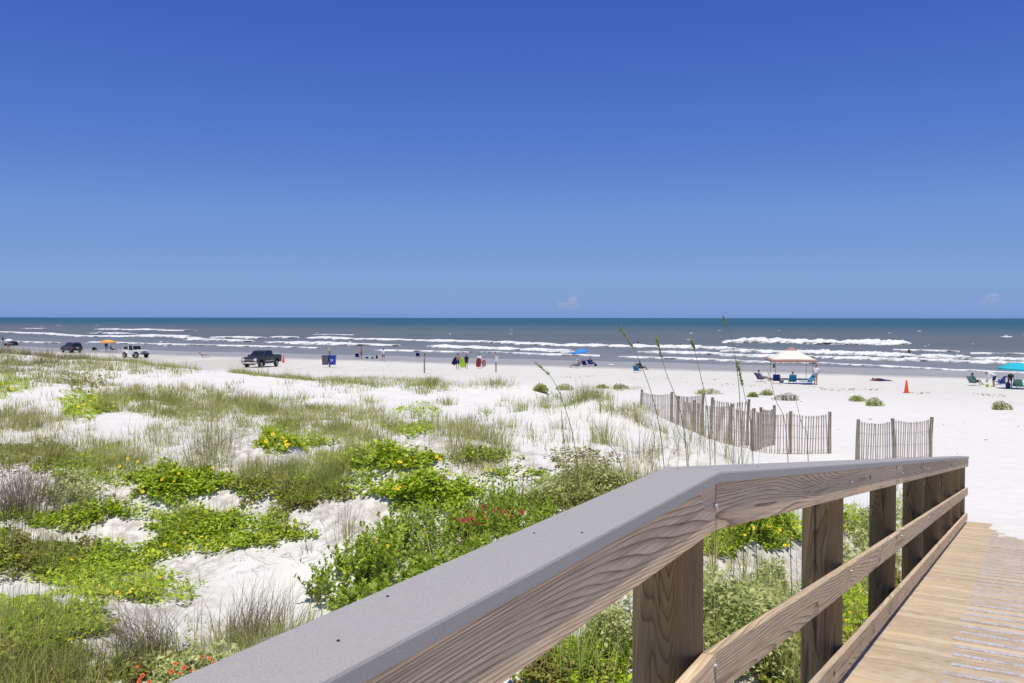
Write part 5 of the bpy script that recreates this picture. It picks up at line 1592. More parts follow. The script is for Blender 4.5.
def on(px, py, dy=0.0):
    p = gp(px, py); return p
SEA = ROT_SEA
p = on(762, 381.5); beach_chair('navy folding chair facing right at the left edge of the canopy', p, -math.pi/2 + .25, M_NAVY)
person('person in pale clothes reclining with legs out in the navy chair left of the canopy', p + Vector((0, 0, .0)), -math.pi/2 + .25, 'recline', 'pale', M_LAVF, M_GREYF, M_HAIRB, 'lap', 'lap')
beach_chair('navy chair with its back to us under the left side of the canopy', on(776.5, 383), SEA + .2, M_NAVY)
b = thing('beach_bag', 'grey bag beside the navy chair under the canopy', 'bag', on(781.5, 383))
MB().ell((0, 0, .2), (.2, .16, .24), 12, 8).build('sack', M_GREYF, b, smooth=True); MB().tube([(-.12, 0, .38), (-.06, 0, .56), (.06, 0, .56), (.12, 0, .38)], .014, 6).build('strap', M_GREYF, b, smooth=True)
p = on(792.5, 383.5); beach_chair('teal blue chair with its back to us under the middle of the canopy', p, SEA + .25, M_TEALF)
person('person seated low in the teal chair under the canopy, only the head showing above it', p, SEA + .25, 'sit', 'tan', M_TEALF, M_BLUE, M_HAIRB, 'lap', 'lap')
beach_chair('blue lounge chair with a long seat under the right side of the canopy', on(807, 384.5), -math.pi/2 + math.pi + .4, M_TEALF, lean=.5, length=.35)
b = thing('beach_towel', 'dark towel enlarged to stand in for the shade beneath the canopy', 'towel', on(799.5, 383.6), .1)
MB().box((0, 0, .025), (2.6, 1.3, .04)).build('cloth', M_NAVY, b, bevel=.012)  # towel made oversize; its navy colour doubles as the canopy's shadow strip
person('person with dark hair in a white shirt standing right of the canopy, hand on hip', on(815.8, 384.6), math.pi/2 + .6, 'stand', 'tan', M_WHITEF, M_LAVF, M_HAIR, 'hip', 'hip', 1.68, True)

# sunbather and traffic cone
person('person lying face down on a towel on open sand left of the orange cone', on(880, 380.6) + Vector((0, 0, .02)), math.pi/2 + .1, 'lie', 'tan', M_REDF, M_NAVY, M_HAIR, 'pillow', 'pillow', 1.65)
b = thing('beach_towel', 'towel under the sunbather left of the orange cone', 'towel', on(881, 380.6), .1)
MB().box((0, 0, .012), (2.1, .8, .02)).build('cloth', M_PURPLEF, b, bevel=.006)
def cone():
    m = plain('orange_plastic', (0.72, 0.075, 0.018), 0.45, 0.4, var=.1)
    t = thing('traffic_cone', 'orange traffic cone standing alone on the open beach', 'traffic cone', on(906.5, 392.6))
    MB().tube([(0, 0, .03), (0, 0, .10), (0, 0, .90), (0, 0, .92)], [.175, .155, .045, .032], 22).build('cone', m, t, smooth=True)
    MB().box((0, 0, .018), (.42, .42, .036)).build('base', plain('cone_base', (0.5, 0.05, 0.015), .6, .3), t, bevel=.012)
cone()

# group at the right edge
p = on(974.5, 385); beach_chair('green folding chair turned to the right, leftmost of the group at the right edge', p, -math.pi/2 + .35, M_GREENF)
person('person in a cap sitting in the green chair at the right', p, -math.pi/2 + .35, 'sit', 'tan', M_GREENF, M_NAVY, M_HAIR, 'lap', 'lap', hat=M_NAVY)
person('person in a white shirt bending far forward over the sand at the right', on(993, 386.3), math.pi/2 - .25, 'bend', 'pale', M_WHITEF, M_NAVY, M_HAIRB, 'reach', 'reach', 1.72, top_long=True)
b = thing('sand_bucket', 'lime green bucket under the hands of the bending person', 'bucket', on(987.3, 386.6))
LIME = plain('lime_plastic', (0.36, 0.62, 0.02), .4, .4)
MB().tube([(0, 0, 0), (0, 0, .22), (0, 0, .225), (0, 0, .03)], [.10, .14, .125, .09], 16).build('pail', LIME, b, smooth=True)
MB().tube([(-.135, 0, .2), (-.1, 0, .31), (0, 0, .35), (.1, 0, .31), (.135, 0, .2)], .007, 6).build('handle', M_WHITEF, b, smooth=True)
beach_chair('blue folding chair right behind the bending person', on(998, 384.2), SEA + 1.0, M_BLUE)
b = thing('cooler', 'small dark cooler box raised on the sand between blue chair and turquoise umbrella', 'cooler', on(1001.8, 383.2))
MB().box((0, 0, .17), (.52, .34, .32)).build('box', M_NAVY, b, bevel=.02); MB().box((0, 0, .365), (.54, .36, .06)).build('lid', M_BLACKF, b, bevel=.015); MB().tube([(-.2, 0, .40), (-.2, 0, .50), (.2, 0, .50), (.2, 0, .40)], .014, 6).build('handle', M_GREYF, b)
p = on(1016.5, 388.3)
umbrella('turquoise beach umbrella at the right edge', p, .2, UMB_TEAL, 1.36, 2.12, .46, tilt=(0.03, 0.02))
p2 = on(1010, 386.9); person('person in a dark top leaning forward beside the turquoise umbrella pole', p2, math.pi/2 + 1.2, 'bend', 'tan', M_BLACKF, M_REDF, M_HAIR, 'front', 'front', 1.6)
b = thing('beach_bag', 'purple bag standing below the person in the dark top', 'bag', on(1008, 387.9))
MB().ell((0, 0, .26), (.20, .16, .30), 12, 9).build('sack', M_PURPLEF, b, smooth=True); MB().tube([(-.1, 0, .5), (-.06, 0, .66), (.06, 0, .66), (.1, 0, .5)], .014, 6).build('strap', M_PURPLEF, b, smooth=True)
beach_chair('green chair with its back to us under the turquoise umbrella', on(1016, 388.2), SEA + .15, M_GREENF)
beach_chair('second green chair under the turquoise umbrella, nearer the right edge', on(1020.5, 388.6), SEA - .3, M_GREENF)

# middle group
p = on(576, 368); beach_chair('grey chair turned left, leftmost of three chairs by the blue umbrella', p, .9, M_GREYF)
person('person in a white shirt and pale hat in the chair left of the navy one', p, .9, 'sit', 'pale', M_WHITEF, M_GREYF, M_HAIRB, 'lap', 'lap', hat=M_WHITEF)
beach_chair('navy chair with its back to us, middle of the three by the blue umbrella', on(585.5, 366.6), SEA, M_NAVY)
p = on(591.5, 365.8); beach_chair('blue chair with its back to us, right of the navy one', p, SEA - .3, M_BLUE)
person('person with reddish hair sitting in the blue chair right of the navy one', p, SEA - .3, 'sit', 'pale', M_BLUE, M_NAVY, plain('red_hair', (0.22, 0.07, 0.03), .6, .4), 'lap', 'lap', 1.75)
b = thing('beach_bag', 'small dark bag on the sand right of the blue chair', 'bag', on(595.5, 366.0)); MB().ell((0, 0, .14), (.2, .14, .17), 10, 7).build('sack', M_NAVY, b, smooth=True); MB().tube([(-.1, 0, .27), (0, 0, .36), (.1, 0, .27)], .012, 6).build('strap', M_NAVY, b)
umbrella('light blue beach umbrella behind three chairs near the water', on(582, 363.0), .3, UMB_BLUE, 1.22, 1.95, .42, tilt=(-.06, -.14))
b = thing('beach_towel', 'small white bundle lying on the sand between two groups of chairs', 'towel', on(611, 365.4)); MB().ell((0, 0, .08), (.34, .2, .11), 14, 8).build('roll', M_WHITEF, b, smooth=True); MB().box((.3, .0, .05), (.3, .3, .06)).build('fold', M_WHITEF, b, bevel=.02)
p = on(637, 372.6); beach_chair('bright blue chair with its back to us, beside a seated person in dark clothes', p, SEA + .1, M_TEALF)
p = on(641.5, 370.3); beach_chair('dark chair turned right beside the bright blue one', p, -math.pi/2 + .5, M_BLACKF)
person('person in dark clothes sitting turned right beside the bright blue chair', p + Vector((0, 0, .0)), -math.pi/2 + .5, 'sit', 'tan', M_BLACKF, M_REDF, M_HAIR, 'lap', 'lap', 1.7)

# walkers with boards
def bodyboard(label, P, rotz, tilt, m, L=1.0, w=.52):
    t = thing('bodyboard', label, 'bodyboard', P, rotz); t.rotation_euler = (tilt[0], tilt[1], rotz)
    prof = []
    for i in range(25):
        a = math.pi*i/24
        prof.append((w/2*math.cos(a), L*.25 + L*.25*math.sin(a)))
    prof += [(-w/2, -L*.2), (-w*.42, -L*.5), (w*.42, -L*.5), (w/2, -L*.2)]
    n = len(prof)
    vs = [(x, -.03, z) for x, z in prof] + [(x, .03, z) for x, z in prof]
    fs = [tuple(range(n)), tuple(range(2*n-1, n-1, -1))] + [(i, i+n, (i+1) % n+n, (i+1) % n) for i in range(n)]
    MB().add(vs, fs).build('deck', m, t, bevel=.012)
    MB().tube([(0, -.032, L*.38), (.05, -.06, L*.2), (.02, -.05, -.05)], .008, 6).build('leash', M_BLACKF, t)
G4 = 'people walking with boards'
p = on(457.8, 369.4); person('person walking with a dark board under one arm, leftmost of the four walkers', p, .1, 'walk', 'tan', None, M_NAVY, M_HAIR, 'carry', 'carry', 1.75, group=G4)
bodyboard('dark navy board under the arm of the leftmost walker', p + Vector((-.30, -.12, .92)), .3, (0, .5), fabric('midnight_foam', (0.012, 0.016, 0.05)), .9)
p = on(466.5, 368.9); person('person in a black top walking right of the lime yellow board', p, 0, 'walk', 'tan', M_BLACKF, M_BLACKF, M_HAIR, 'carry', 'carry', 1.62, True, group=G4)
bodyboard('lime yellow board carried between two walkers', p + Vector((-.50, -.14, .72)), -.15, (0.1, -.22), LIME, 1.15, .6)
p = on(479.6, 368.8); person('person in a white shirt walking with a dark red board', p, .2, 'walk', 'pale', M_WHITEF, M_REDF, M_HAIRB, 'carry', 'carry', 1.7, group=G4)
bodyboard('dark red board held in front of the walker in white', p + Vector((-.12, -.26, .72)), .2, (0, .12), M_REDF, 1.0)
p = on(482.6, 367.4); person('smaller person in a white top half hidden behind the walker in white', p, -.3, 'walk', 'pale', M_WHITEF, M_PINKF, M_HAIRB, 'carry', 'down', 1.25, True, group=G4)
bodyboard('pinkish board carried by the smallest walker', p + Vector((.18, -.2, .55)), .6, (0, -.15), M_PINKF, .85, .45)
person('person in a white shirt walking alone along the shore', on(383.6, 361.4), .9, 'walk', 'pale', M_WHITEF, M_GREYF, M_HAIR, 'down', 'carry', 1.75)
person('bare chested person with reddish skin standing near the water left of the lone walker', on(361.6, 358.8), 2.4, 'stand', 'tan', None, M_PINKF, M_HAIRB, 'down', 'down', 1.8)
beach_chair('dark folding chair next to the bare chested person', on(357.6, 358.6), SEA + .5, M_NAVY)
for i, (px, py, lab) in enumerate([(367, 358.7, 'small dark bag on wet sand, leftmost of three'), (372.5, 359, 'low dark bag on wet sand between two others'), (376.8, 358.8, 'upright dark bag on wet sand, rightmost of three')]):
    b = thing('beach_bag', lab, 'bag', on(px, py), i, 'bags on the sand near the water')
    MB().ell((0, 0, .13+.05*i), (.26, .16, .15+.06*i), 10, 7).build('sack', [M_NAVY, M_GREYF, M_BLACKF][i], b, smooth=True); MB().tube([(-.1, 0, .24+.1*i), (0, 0, .36+.1*i), (.1, 0, .24+.1*i)], .012, 6).build('strap', M_BLACKF, b)
beach_chair('blue chair alone at the edge of the water left of the thin post', on(418, 357.6), SEA + .5, M_NAVY)

# orange umbrella group at left
p = on(108, 352.6); umbrella('orange beach umbrella on the left beside the white off road car', p, 0, UMB_ORANGE, 1.32, 2.2, .42)
person('person in dark swimwear standing in the shade of the orange umbrella', on(106.3, 352.0), .6, 'stand', 'brown', M_BLACKF, M_GREENF, M_HAIR, 'down', 'down', 1.7, True)
beach_chair('dark low chair left of the orange umbrella, the farther left of two', on(93.6, 351.9), .6, M_BLACKF)
beach_chair('dark low chair left of the orange umbrella, the nearer one of two', on(98.4, 351.8), -.6, M_GREYF)
p = on(112.3, 351.8); beach_chair('dark chair right of the orange umbrella pole', p, -.9, M_BLACKF)
person('person in dark clothes sitting right of the orange umbrella pole', p, -.9, 'sit', 'tan', M_BLACKF, M_NAVY, M_HAIR, 'lap', 'lap')
beach_chair('red folding lounge chair alone on the sand left of the pickup', on(204.6, 357.9), -math.pi/2, M_PINKF, lean=.55, length=.4, frame=M_REDF)

# swimmers
for (px, py, lab) in [(638, 343.4, 'swimmer waist deep behind the first line of surf'), (909, 352.0, 'swimmer waist deep in the surf on the right'), (680.5, 345.6, 'swimmer far out, only head and shoulders above water')]:
    d = ray_dir(px, py); tt = -CAMZ/d[2]
    person(lab, (float(d[0]*tt), float(d[1]*tt), 0), 2.8, 'wade', 'brown', None, M_BLACKF, M_HAIR, 'front', 'front', 1.75, sink=.95 if px != 680.5 else 1.25)

# wooden posts
def plain_post(label, px, py, hgt, r):
    P = on(px, py); t = thing('wooden_post', label, 'post', P)
    MB().tube([(0, 0, -.4), (0, 0, hgt*.5), (.03, 0, hgt-.02), (.03, 0, hgt)], [r, r*.97, r*.92, r*.7], 12).build('pole', M_FPOST, t, smooth=True)
    MB().tube([(.03, 0, hgt-.20), (.03, 0, hgt-.06)], r*1.03, 12).build('dark_band', M_DARKMETAL, t, smooth=True)
plain_post('thin wooden post rising from a green tuft on the dune ridge', 424.4, 373, 1.95, .07)
P = on(496, 372.3); t = thing('sign_post', 'grey wooden post carrying a small white sign board', 'sign post', P)
MB().box((0, 0, .45), (.13, .13, 1.75)).build('post', M_FPOST, t, bevel=.01)
MB().box((-.14, -.03, 1.60), (.12, .14, .66)).build('upright', M_PICKET, t, bevel=.008)
MB().box((.08, -.09, 1.38), (.30, .03, .60)).build('sign_board', plain('white_sign', (0.62, 0.63, 0.66), .5, .3), t, bevel=.006)
P = on(3.2, 347.5); t = thing('wooden_post', 'post with a dark sign at the far left edge of the beach', 'post', P)
MB().tube([(0, 0, -.3), (0, 0, 2.0)], .08, 10).build('pole', M_FPOST, t, smooth=True); MB().box((0, -.1, 1.75), (.34, .04, .7)).build('sign_board', M_DARKMETAL, t, bevel=.006)
P = on(13, 345.9); t = thing('beach_tent', 'low dark beach tent far off at the left edge', 'tent', P)
MB().add([(-1.0, -.7, 0), (1.0, -.7, 0), (1.0, .7, 0), (-1.0, .7, 0), (-.45, -.3, .95), (.75, -.3, .95), (.75, .3, .95), (-.45, .3, .95)], [(0, 1, 5, 4), (1, 2, 6, 5), (2, 3, 7, 6), (3, 0, 4, 7), (4, 5, 6, 7), (3, 2, 1, 0)]).build('cover', M_BLACKF, t, bevel=.08)
MB().box((-.1, -.58, .35), (.8, .03, .5)).build('opening', M_GREYF, t)
person('person in a red top far off near the left edge', on(8.2, 350.4), 1.0, 'stand', 'tan', M_PINKF, M_REDF, M_HAIR, 'down', 'down', 1.6, True)
umb = umbrella('small white umbrella far off beside the dark tent', on(9, 346.6), 0, M_WHITEF, .9, 1.6, .35)
b = thing('beach_bag', 'dark bag on the sand left of the far tent', 'bag', on(5.8, 346.2)); MB().ell((0, 0, .25), (.35, .25, .3), 10, 7).build('sack', M_BLACKF, b, smooth=True); MB().tube([(-.12, 0, .48), (0, 0, .62), (.12, 0, .48)], .015, 6).build('strap', M_BLACKF, b)

# ---- bins on a post
P = on(329.4, 367.6); t = thing('bin_stand', 'grey bin and blue bin hung side by side on one wooden post', 'bins', P, .05)
MB().box((0, .22, 1.0), (.14, .14, 2.3)).build('post', M_FPOST, t, bevel=.01)
MB().box((0, .12, 2.0), (.20, .03, .34)).build('sign_board', plain('yellow_sign', (0.62, 0.52, 0.12), .5, .3), t, bevel=.004)
GREYB = plain('grey_plastic', (0.10, 0.105, 0.115), .5, .35); BLUEB = plain('blue_plastic', (0.012, 0.045, 0.36), .4, .4)
for sx, m, lab in ((-1, GREYB, 'grey bin'), (1, BLUEB, 'blue bin with a white round mark')):
    cx = sx*.40
    vs = []
    for z, k in ((.30, .84), (1.28, 1.0), (1.36, 1.0), (1.36, .94), (.36, .8)):
        for (x, y) in ((-.37, -.33), (.37, -.33), (.37, .33), (-.37, .33)): vs.append((cx + x*k, -.18 + y*k, z))
    fs = []
    for i in range(4):
        for j in range(4): fs.append((i*4+j, i*4+(j+1) % 4, i*4+4+(j+1) % 4, i*4+4+j))
    fs += [(3, 2, 1, 0), (16, 17, 18, 19)]
    o = MB().add(vs, fs).build('bin', m, t, bevel=.02); o['label'] = lab
    MB().box((cx, -.18, 1.30), (.79, .71, .05)).build('rim', m, o, bevel=.012)
    if sx > 0:
        # round arrows mark: three bent arrows
        for k in range(3):
            a0 = math.pi/2 + k*2*math.pi/3
            pts = [(cx - .06 + .105*math.cos(a0 + q), -.525 + .018, .80 + .105*math.sin(a0 + q)) for q in np.linspace(.15, 1.75, 7)]
            MB().tube(pts, .034, 6).build('mark', M_WHITEF, o)

# ------------------------------------------------------------------ vehicles
M_TYRE = plain('tyre_rubber', (0.018, 0.018, 0.019), .8, .2, var=.15); M_RIM = plain('alloy_rim', (0.45, 0.45, 0.46), .3, .5, .8)
M_CHROME = plain('chrome', (0.62, 0.62, 0.64), .18, .5, .95, var=.05); M_TRIM = plain('black_trim', (0.022, 0.022, 0.024), .55, .35)
def carpaint(name, c):
    t = NT(name); v = t.coord('Object')
    n = t.noise(v, 3, 4); dust = t.ramp(n, [(.4, (0, 0, 0)), (.75, (1, 1, 1))])
    col = t.mix(t.math('MULTIPLY', dust, .04), c, (0.4, 0.36, 0.31))
    p = t.new('BsdfPrincipled'); t.link(col, p.inputs['Base Color']); p.inputs['Roughness'].default_value = .4; p.inputs['Coat Weight'].default_value = .15; p.inputs['Coat Roughness'].default_value = .08
    return t.done(p.outputs[0])
def glass(name, c):
    t = NT(name); v = t.coord('Object'); n = t.noise(v, 2, 3)
    return t.done(t.bsdf(t.ramp(n, [(.3, c), (.7, tuple(x*1.5 for x in c))]), .06, .6))
M_GLASS = glass('dark_glass', (0.012, 0.015, 0.018))
M_HEADL = plain('headlight_lens', (0.7, 0.7, 0.72), .15, .6); M_TAILL = plain('tail_light_lens', (0.45, 0.02, 0.02), .2, .6); M_AMBER = plain('amber_lens', (0.6, 0.22, 0.02), .2, .6)

def wheel(t, x, y, r, w):
    o = MB().tube([(0, -w/2, 0), (0, -w*.42, 0), (0, w*.42, 0), (0, w/2, 0)], [r*.9, r, r, r*.9], 28).build('wheel', M_TYRE, t, smooth=True, loc=(x, y, r))
    s = 1 if y > 0 else -1
    MB().tube([(0, s*w*.40, 0), (0, s*(w*.5 + .008), 0)], [r*.62, r*.60], 20).build('rim', M_RIM, o, smooth=True)
    for k in range(5):
        a = 2*math.pi*k/5
        MB().box((r*.33*math.cos(a), s*(w*.5 + .012), r*.33*math.sin(a)), (.07, .012, .10), Matrix.Rotation(-a, 3, 'Y')).build('spoke_gap', M_TRIM, o)
    MB().disc((0, s*(w*.5+.016), 0), (0, 1, 0), r*.14, .014, 12).build('hub', M_CHROME, o, smooth=True)
def arch(x, r, z0, n=10):
    """points of a wheel opening going forward along the sill"""
    return [(x - r*math.cos(math.pi*k/n), max(z0, .0) + r*math.sin(math.pi*k/n)) for k in range(n+1)]
def sidepane(t, m, pts, w0, w1, z0, z1, name='window', proud=.012):
    """a pane lying on the sloping side of the cabin, both sides separate parts"""
    for s in (-1, 1):
        def hw(z): return w0 + (w1 - w0)*(z - z0)/(z1 - z0)
        vs = [(x, s*(hw(z) - .02), z) for x, z in pts] + [(x, s*(hw(z) + proud), z) for x, z in pts]
        n = len(pts)
        MB().add(vs, [tuple(range(n)), tuple(range(2*n-1, n-1, -1))] + [(i, (i+1) % n, (i+1) % n + n, i+n) for i in range(n)]).build(name, m, t)
def crosspane(t, m, xa, za, wa, xb, zb, wb, name, th=.015):
    """windscreen or rear pane between two cross lines; proud of the body along its normal"""
    d = Vector((xb-xa, 0, zb-za)).normalized(); nn = Vector((-d.z, 0, d.x))
    if nn.z < 0: nn = -nn
    vs = [Vector((xa, -wa, za)), Vector((xa, wa, za)), Vector((xb, wb, zb)), Vector((xb, -wb, zb))]
    vs = [v - nn*.02 for v in vs] + [v + nn*th for v in vs]
    MB().add(vs, [(3, 2, 1, 0), (4, 5, 6, 7), (0, 1, 5, 4), (1, 2, 6, 5), (2, 3, 7, 6), (3, 0, 4, 7)]).build(name, m, t)

def pickup(label, P, rot):
    t = thing('pickup_truck', label, 'truck', P, rot)
    m = carpaint('charcoal_paint', (0.014, 0.015, 0.017))
    # x forward; nose at +2.75
    low = [(-2.75, .62), (-2.2, .52)] + arch(-1.72, .47, .46) + [(-1.1, .42), (1.1, .42)] + arch(1.78, .47, .46) + [(2.35, .52), (2.72, .56), (2.78, .80), (2.76, 1.05), (2.62, 1.13), (1.25, 1.22), (-2.72, 1.22), (-2.78, 1.1)]
    MB().prism(low, .96, .92, .5, 1.25).build('body', m, t, bevel=.035)
    cab = [(1.28, 1.20), (.55, 1.78), (.35, 1.83), (-.75, 1.83), (-.92, 1.78), (-1.0, 1.20)]
    MB().prism(cab, .90, .70, 1.2, 1.83).build('cab', m, t, bevel=.04)
    # bed: open box seen over the side
    MB().box((-1.88, 0, 1.223), (1.62, 1.56, .012)).build('bed_floor', M_TRIM, t)
    for s in (-1, 1): MB().box((-1.88, s*.86, 1.27), (1.72, .12, .09)).build('bed_rail', m, t, bevel=.02)
    MB().box((-2.72, 0, 1.26), (.08, 1.7, .10)).build('tailgate', m, t, bevel=.02)
    crosspane(t, M_GLASS, 1.19, 1.27, .82, .62, 1.73, .69, 'windscreen')
    crosspane(t, M_GLASS, -.985, 1.27, .78, -.925, 1.72, .67, 'rear_window')
    sidepane(t, M_GLASS, [(.98, 1.27), (.52, 1.72), (.08, 1.72), (.08, 1.27)], .90, .70, 1.2, 1.83)
    sidepane(t, M_GLASS, [(.02, 1.27), (.02, 1.72), (-.80, 1.72), (-.88, 1.27)], .90, .70, 1.2, 1.83)
    MB().box((2.785, 0, .88), (.04, 1.05, .30)).build('grille', M_TRIM, t, bevel=.01)
    MB().box((2.80, 0, .90), (.035, 1.09, .045)).build('grille_bar', M_CHROME, t)
    for s in (-1, 1):
        MB().box((2.74, s*.72, .92), (.12, .34, .25)).build('headlight', M_HEADL, t, bevel=.02)
        MB().box((2.74, s*.74, .755), (.10, .32, .06)).build('indicator', M_AMBER, t, bevel=.01)
        MB().box((-2.77, s*.86, .98), (.06, .14, .38)).build('tail_light', M_TAILL, t, bevel=.01)
        o = MB().box((.92, s*1.08, 1.30), (.10, .22, .18)).build('mirror', M_TRIM, t, bevel=.03); MB().box((.90, s*.96, 1.28), (.04, .12, .04)).build('arm', M_TRIM, o)
        for x0, x1 in ((1.02, .06), (.02, -.92)):
            MB().box(((x0+x1)/2, s*.945, .82), (abs(x1-x0)-.03, .012, .66)).build('door', m, t, bevel=.004)
            MB().box((x1+.14, s*.958, 1.06), (.16, .02, .035)).build('door_handle', M_CHROME, t, bevel=.005)
        MB().box((0, s*.955, .72), (1.9, .02, .05)).build('side_trim', M_CHROME, t)
    MB().box((2.84, 0, .60), (.14, 1.86, .20)).build('front_bumper', M_CHROME, t, bevel=.03)
    MB().box((2.78, 0, .44), (.10, 1.5, .14)).build('air_dam', M_TRIM, t, bevel=.02)
    MB().box((-2.86, 0, .58), (.14, 1.8, .18)).build('rear_bumper', M_CHROME, t, bevel=.03)
    MB().box((2.918, 0, .60), (.012, .32, .13)).build('number_plate', M_WHITEF, t)
    for x in (-1.72, 1.78):
        for s in (-1, 1): wheel(t, x, s*.80, .38, .26)
    return t
pp = on(262, 367.3)
pickup('dark grey pickup truck facing us with chrome bumper, parked on the beach', pp, math.radians(-103))
# the red thing behind its tailgate
c = thing('traffic_cone', 'red orange cone behind the tail of the pickup', 'traffic cone', on(283.4, 362.8))
mo = plain('orange_plastic', (0.72, 0.075, 0.018))
MB().tube([(0, 0, .03), (0, 0, .10), (0, 0, .95), (0, 0, .97)], [.18, .16, .05, .03], 18).build('cone', mo, c, smooth=True); MB().box((0, 0, .018), (.42, .42, .036)).build('base', mo, c, bevel=.012)

def suv(label, P, rot):
    t = thing('suv', label, 'car', P, rot)
    m = carpaint('dark_navy_paint', (0.018, 0.02, 0.045))
    low = [(-2.25, .55), (-1.9, .45)] + arch(-1.35, .42, .40) + [(-.8, .38), (.9, .38)] + arch(1.42, .42, .40) + [(1.95, .45), (2.25, .55), (2.3, .85), (2.1, 1.0), (1.0, 1.10), (-2.2, 1.12), (-2.3, .9)]
    MB().prism(low, .93, .90, .4, 1.1).build('body', m, t, bevel=.05)
    cab = [(1.02, 1.08), (.35, 1.66), (.1, 1.72), (-1.85, 1.72), (-2.02, 1.64), (-2.2, 1.08)]
    MB().prism(cab, .88, .68, 1.08, 1.72).build('cabin', m, t, bevel=.05)
    crosspane(t, M_GLASS, .95, 1.15, .80, .42, 1.60, .70, 'windscreen'); crosspane(t, M_GLASS, -2.19, 1.14, .78, -2.05, 1.60, .68, 'rear_window')
    for xs in ([(.78, 1.14), (.34, 1.62), (-.20, 1.62), (-.20, 1.14)], [(-.27, 1.14), (-.27, 1.62), (-1.0, 1.62), (-1.0, 1.14)], [(-1.07, 1.14), (-1.07, 1.62), (-1.84, 1.60), (-1.98, 1.14)]):
        sidepane(t, M_GLASS, xs, .88, .68, 1.08, 1.72)
    for s in (-1, 1):
        MB().box((-2.27, s*.80, .95), (.08, .18, .34)).build('tail_light', M_TAILL, t, bevel=.02)
        MB().box((2.22, s*.70, .82), (.12, .34, .2)).build('headlight', M_HEADL, t, bevel=.02)
        MB().box((.82, s*1.03, 1.16), (.10, .2, .16)).build('mirror', M_TRIM, t, bevel=.03)
        MB().tube([(.1, s*.60, 1.76), (-1.7, s*.60, 1.76)], .02, 8).build('roof_rail', M_TRIM, t, smooth=True)
    MB().box((-2.33, 0, .58), (.14, 1.7, .22)).build('rear_bumper', M_TRIM, t, bevel=.03); MB().box((2.32, 0, .55), (.14, 1.7, .22)).build('front_bumper', M_TRIM, t, bevel=.03)
    MB().box((-2.315, 0, .88), (.012, .36, .16)).build('number_plate', M_WHITEF, t)
    for x in (-1.35, 1.42):
        for s in (-1, 1): wheel(t, x, s*.78, .36, .24)
suv('dark navy sport utility car seen from behind over the grass on the left', on(71.5, 353.2), math.radians(139))

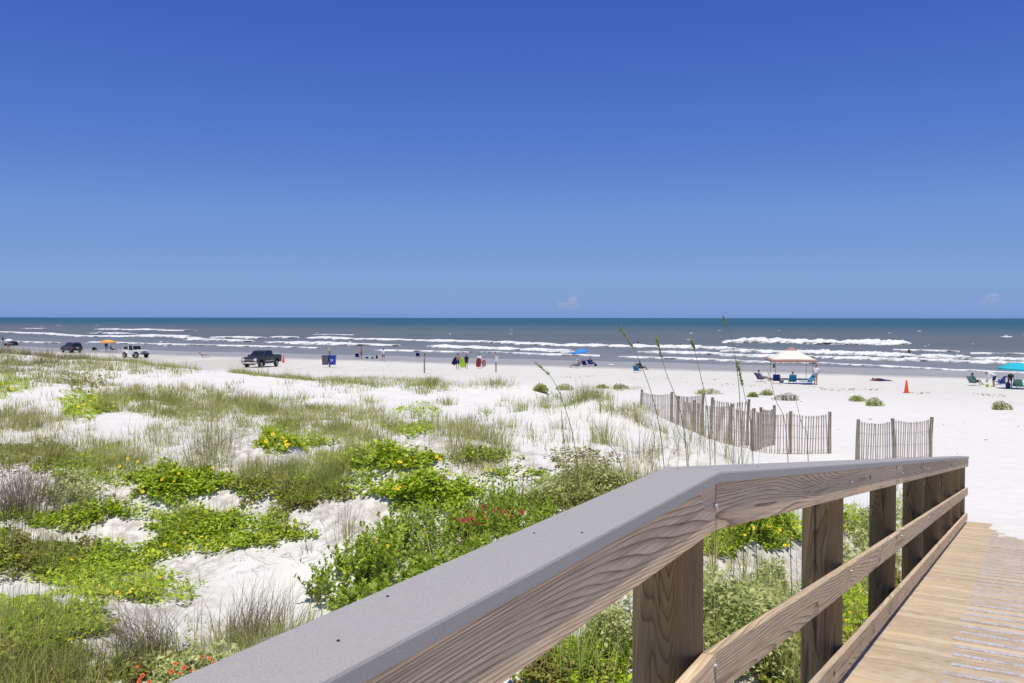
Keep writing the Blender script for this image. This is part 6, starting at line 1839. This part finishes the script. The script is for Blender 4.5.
def jeep(label, P, rot):
    t = thing('off_road_car', label, 'car', P, rot)
    m = carpaint('white_paint', (0.74, 0.74, 0.74))
    M_SOFT = fabric('brown_soft_top', (0.07, 0.045, 0.04))
    low = [(-1.85, .62), (-1.55, .55), (-.55, .52), (.45, .52), (.62, .60), (.75, 1.02), (1.85, .98), (1.92, .62), (1.95, .62), (1.95, 1.08), (.55, 1.16), (.42, 1.16), (.42, 1.10), (-1.85, 1.12)]
    MB().prism(low, .78, .78).build('body', m, t, bevel=.03)
    MB().prism([(.55, .60), (1.90, .60), (1.90, 1.0), (.55, 1.0)], .52).build('engine_bay', M_TRIM, t)
    for s in (-1, 1):
        for x0, x1 in ((.55, 1.95), (-1.8, -.75)):
            xm = (x0+x1)/2
            MB().prism([(x0, .70), (x0+.22, .98), (x1-.22, .98), (x1, .74), (x1, .69), (x1-.25, .92), (x0+.26, .92), (x0+.05, .68)], .09, yc=s*.84).build('fender', m, t, bevel=.01)
        MB().disc((1.96, s*.48, .92), (1, 0, 0), .11, .06, 16).build('headlight', M_HEADL, t, smooth=True)
        MB().box((.36, s*.94, 1.22), (.06, .16, .18)).build('mirror', M_TRIM, t, bevel=.02)
        MB().tube([(-.45, s*.66, 1.12), (-.45, s*.64, 1.74), (-1.75, s*.64, 1.70), (-1.80, s*.66, 1.12)], .03, 8).build('roll_bar', M_TRIM, t, smooth=True)
        MB().box((-.05, s*.79, .85), (.86, .012, .52)).build('door', m, t, bevel=.004)
        MB().box((-1.86, s*.66, .88), (.05, .12, .22)).build('tail_light', M_TAILL, t, bevel=.01)
    # windscreen frame and glass
    fx0, fx1, z0, z1 = .46, .22, 1.16, 1.74
    for s in (-1, 1): MB().tube([(fx0, s*.70, z0), (fx1, s*.67, z1)], .028, 8).build('windscreen_pillar', m, t, smooth=True)
    MB().tube([(fx1, -.67, z1), (fx1, .67, z1)], .028, 8).build('windscreen_header', m, t, smooth=True)
    crosspane(t, M_GLASS, fx0, z0 + .02, .68, fx1, z1 - .02, .65, 'windscreen', .006)
    sidepane(t, M_GLASS, [(.36, 1.14), (.18, 1.70), (-.42, 1.70), (-.42, 1.14)], .74, .66, 1.14, 1.74)
    # rear soft top box, brownish, with a gap behind the front seats
    MB().prism([(-.55, 1.12), (-.55, 1.76), (-1.72, 1.74), (-1.88, 1.12)], .74, .66, 1.12, 1.76).build('hard_top', m, t, bevel=.04)
    sidepane(t, M_SOFT, [(-.68, 1.20), (-.68, 1.66), (-1.60, 1.64), (-1.70, 1.20)], .74, .66, 1.12, 1.76)
    crosspane(t, M_SOFT, -1.87, 1.22, .62, -1.75, 1.64, .58, 'rear_window')
    MB().prism([(.22, 1.73), (.22, 1.78), (-.56, 1.80), (-.56, 1.75)], .68).build('roof_cloth', M_GREYF, t, bevel=.01)
    MB().box((2.08, 0, .60), (.14, 1.5, .14)).build('front_bumper', M_TRIM, t, bevel=.02)
    for k in range(7): MB().box((1.958, -.30 + k*.10, .86), (.02, .045, .30)).build('grille_slot', M_TRIM, t, bevel=.006)
    o = MB().tube([(-1.90, 0, .98), (-1.94, 0, .98), (-2.08, 0, .98), (-2.12, 0, .98)], [.33, .37, .37, .33], 22).build('spare_wheel', M_TYRE, t, smooth=True)
    MB().disc((-2.125, 0, .98), (1, 0, 0), .2, .02, 16).build('rim', M_RIM, o, smooth=True)
    for x in (-1.27, 1.27):
        for s in (-1, 1): wheel(t, x, s*.80, .39, .26)
jeep('white boxy off road car with brown tinted rear windows facing right behind the dune grass', on(135.5, 358.2), math.radians(-30))

# ------------------------------------------------------------------ seaweed line and specks on the beach
rw = np.random.default_rng(900)
mb = MB()
def wrack(x0, y0, x1, y1, n, sp):
    px = rw.uniform(x0, x1, n); py = y0 + (y1-y0)*(px-x0)/(x1-x0) + rw.normal(0, sp, n) + .8*np.sin(px*.07)
    keep = fbm(px*.06, px*0+y0, 5, 3) > -.05
    g = ground(px[keep], py[keep])
    for q in g:
        s = rw.uniform(.02, .055)
        mb.box(Vector(q) + Vector((0, 0, s*.2)), (s*rw.uniform(1, 3.5), s, s*.5), Matrix.Rotation(rw.uniform(0, 6.28), 3, 'Z'))
wrack(320, 369.0, 480, 371.5, 130, .5); wrack(560, 376, 770, 380, 150, .5); wrack(820, 388, 1060, 397, 300, .7); wrack(640, 381, 900, 390, 130, .8); wrack(330, 377, 560, 385, 120, 2.0)
wrack(700, 400, 1040, 440, 40, 12)
o = mb.build('seaweed_wrack', plain('dry_seaweed', (0.16, 0.12, 0.08), .9, .1))
tag(o, 'thin broken lines of dry seaweed on the beach', 'seaweed', kind='stuff')
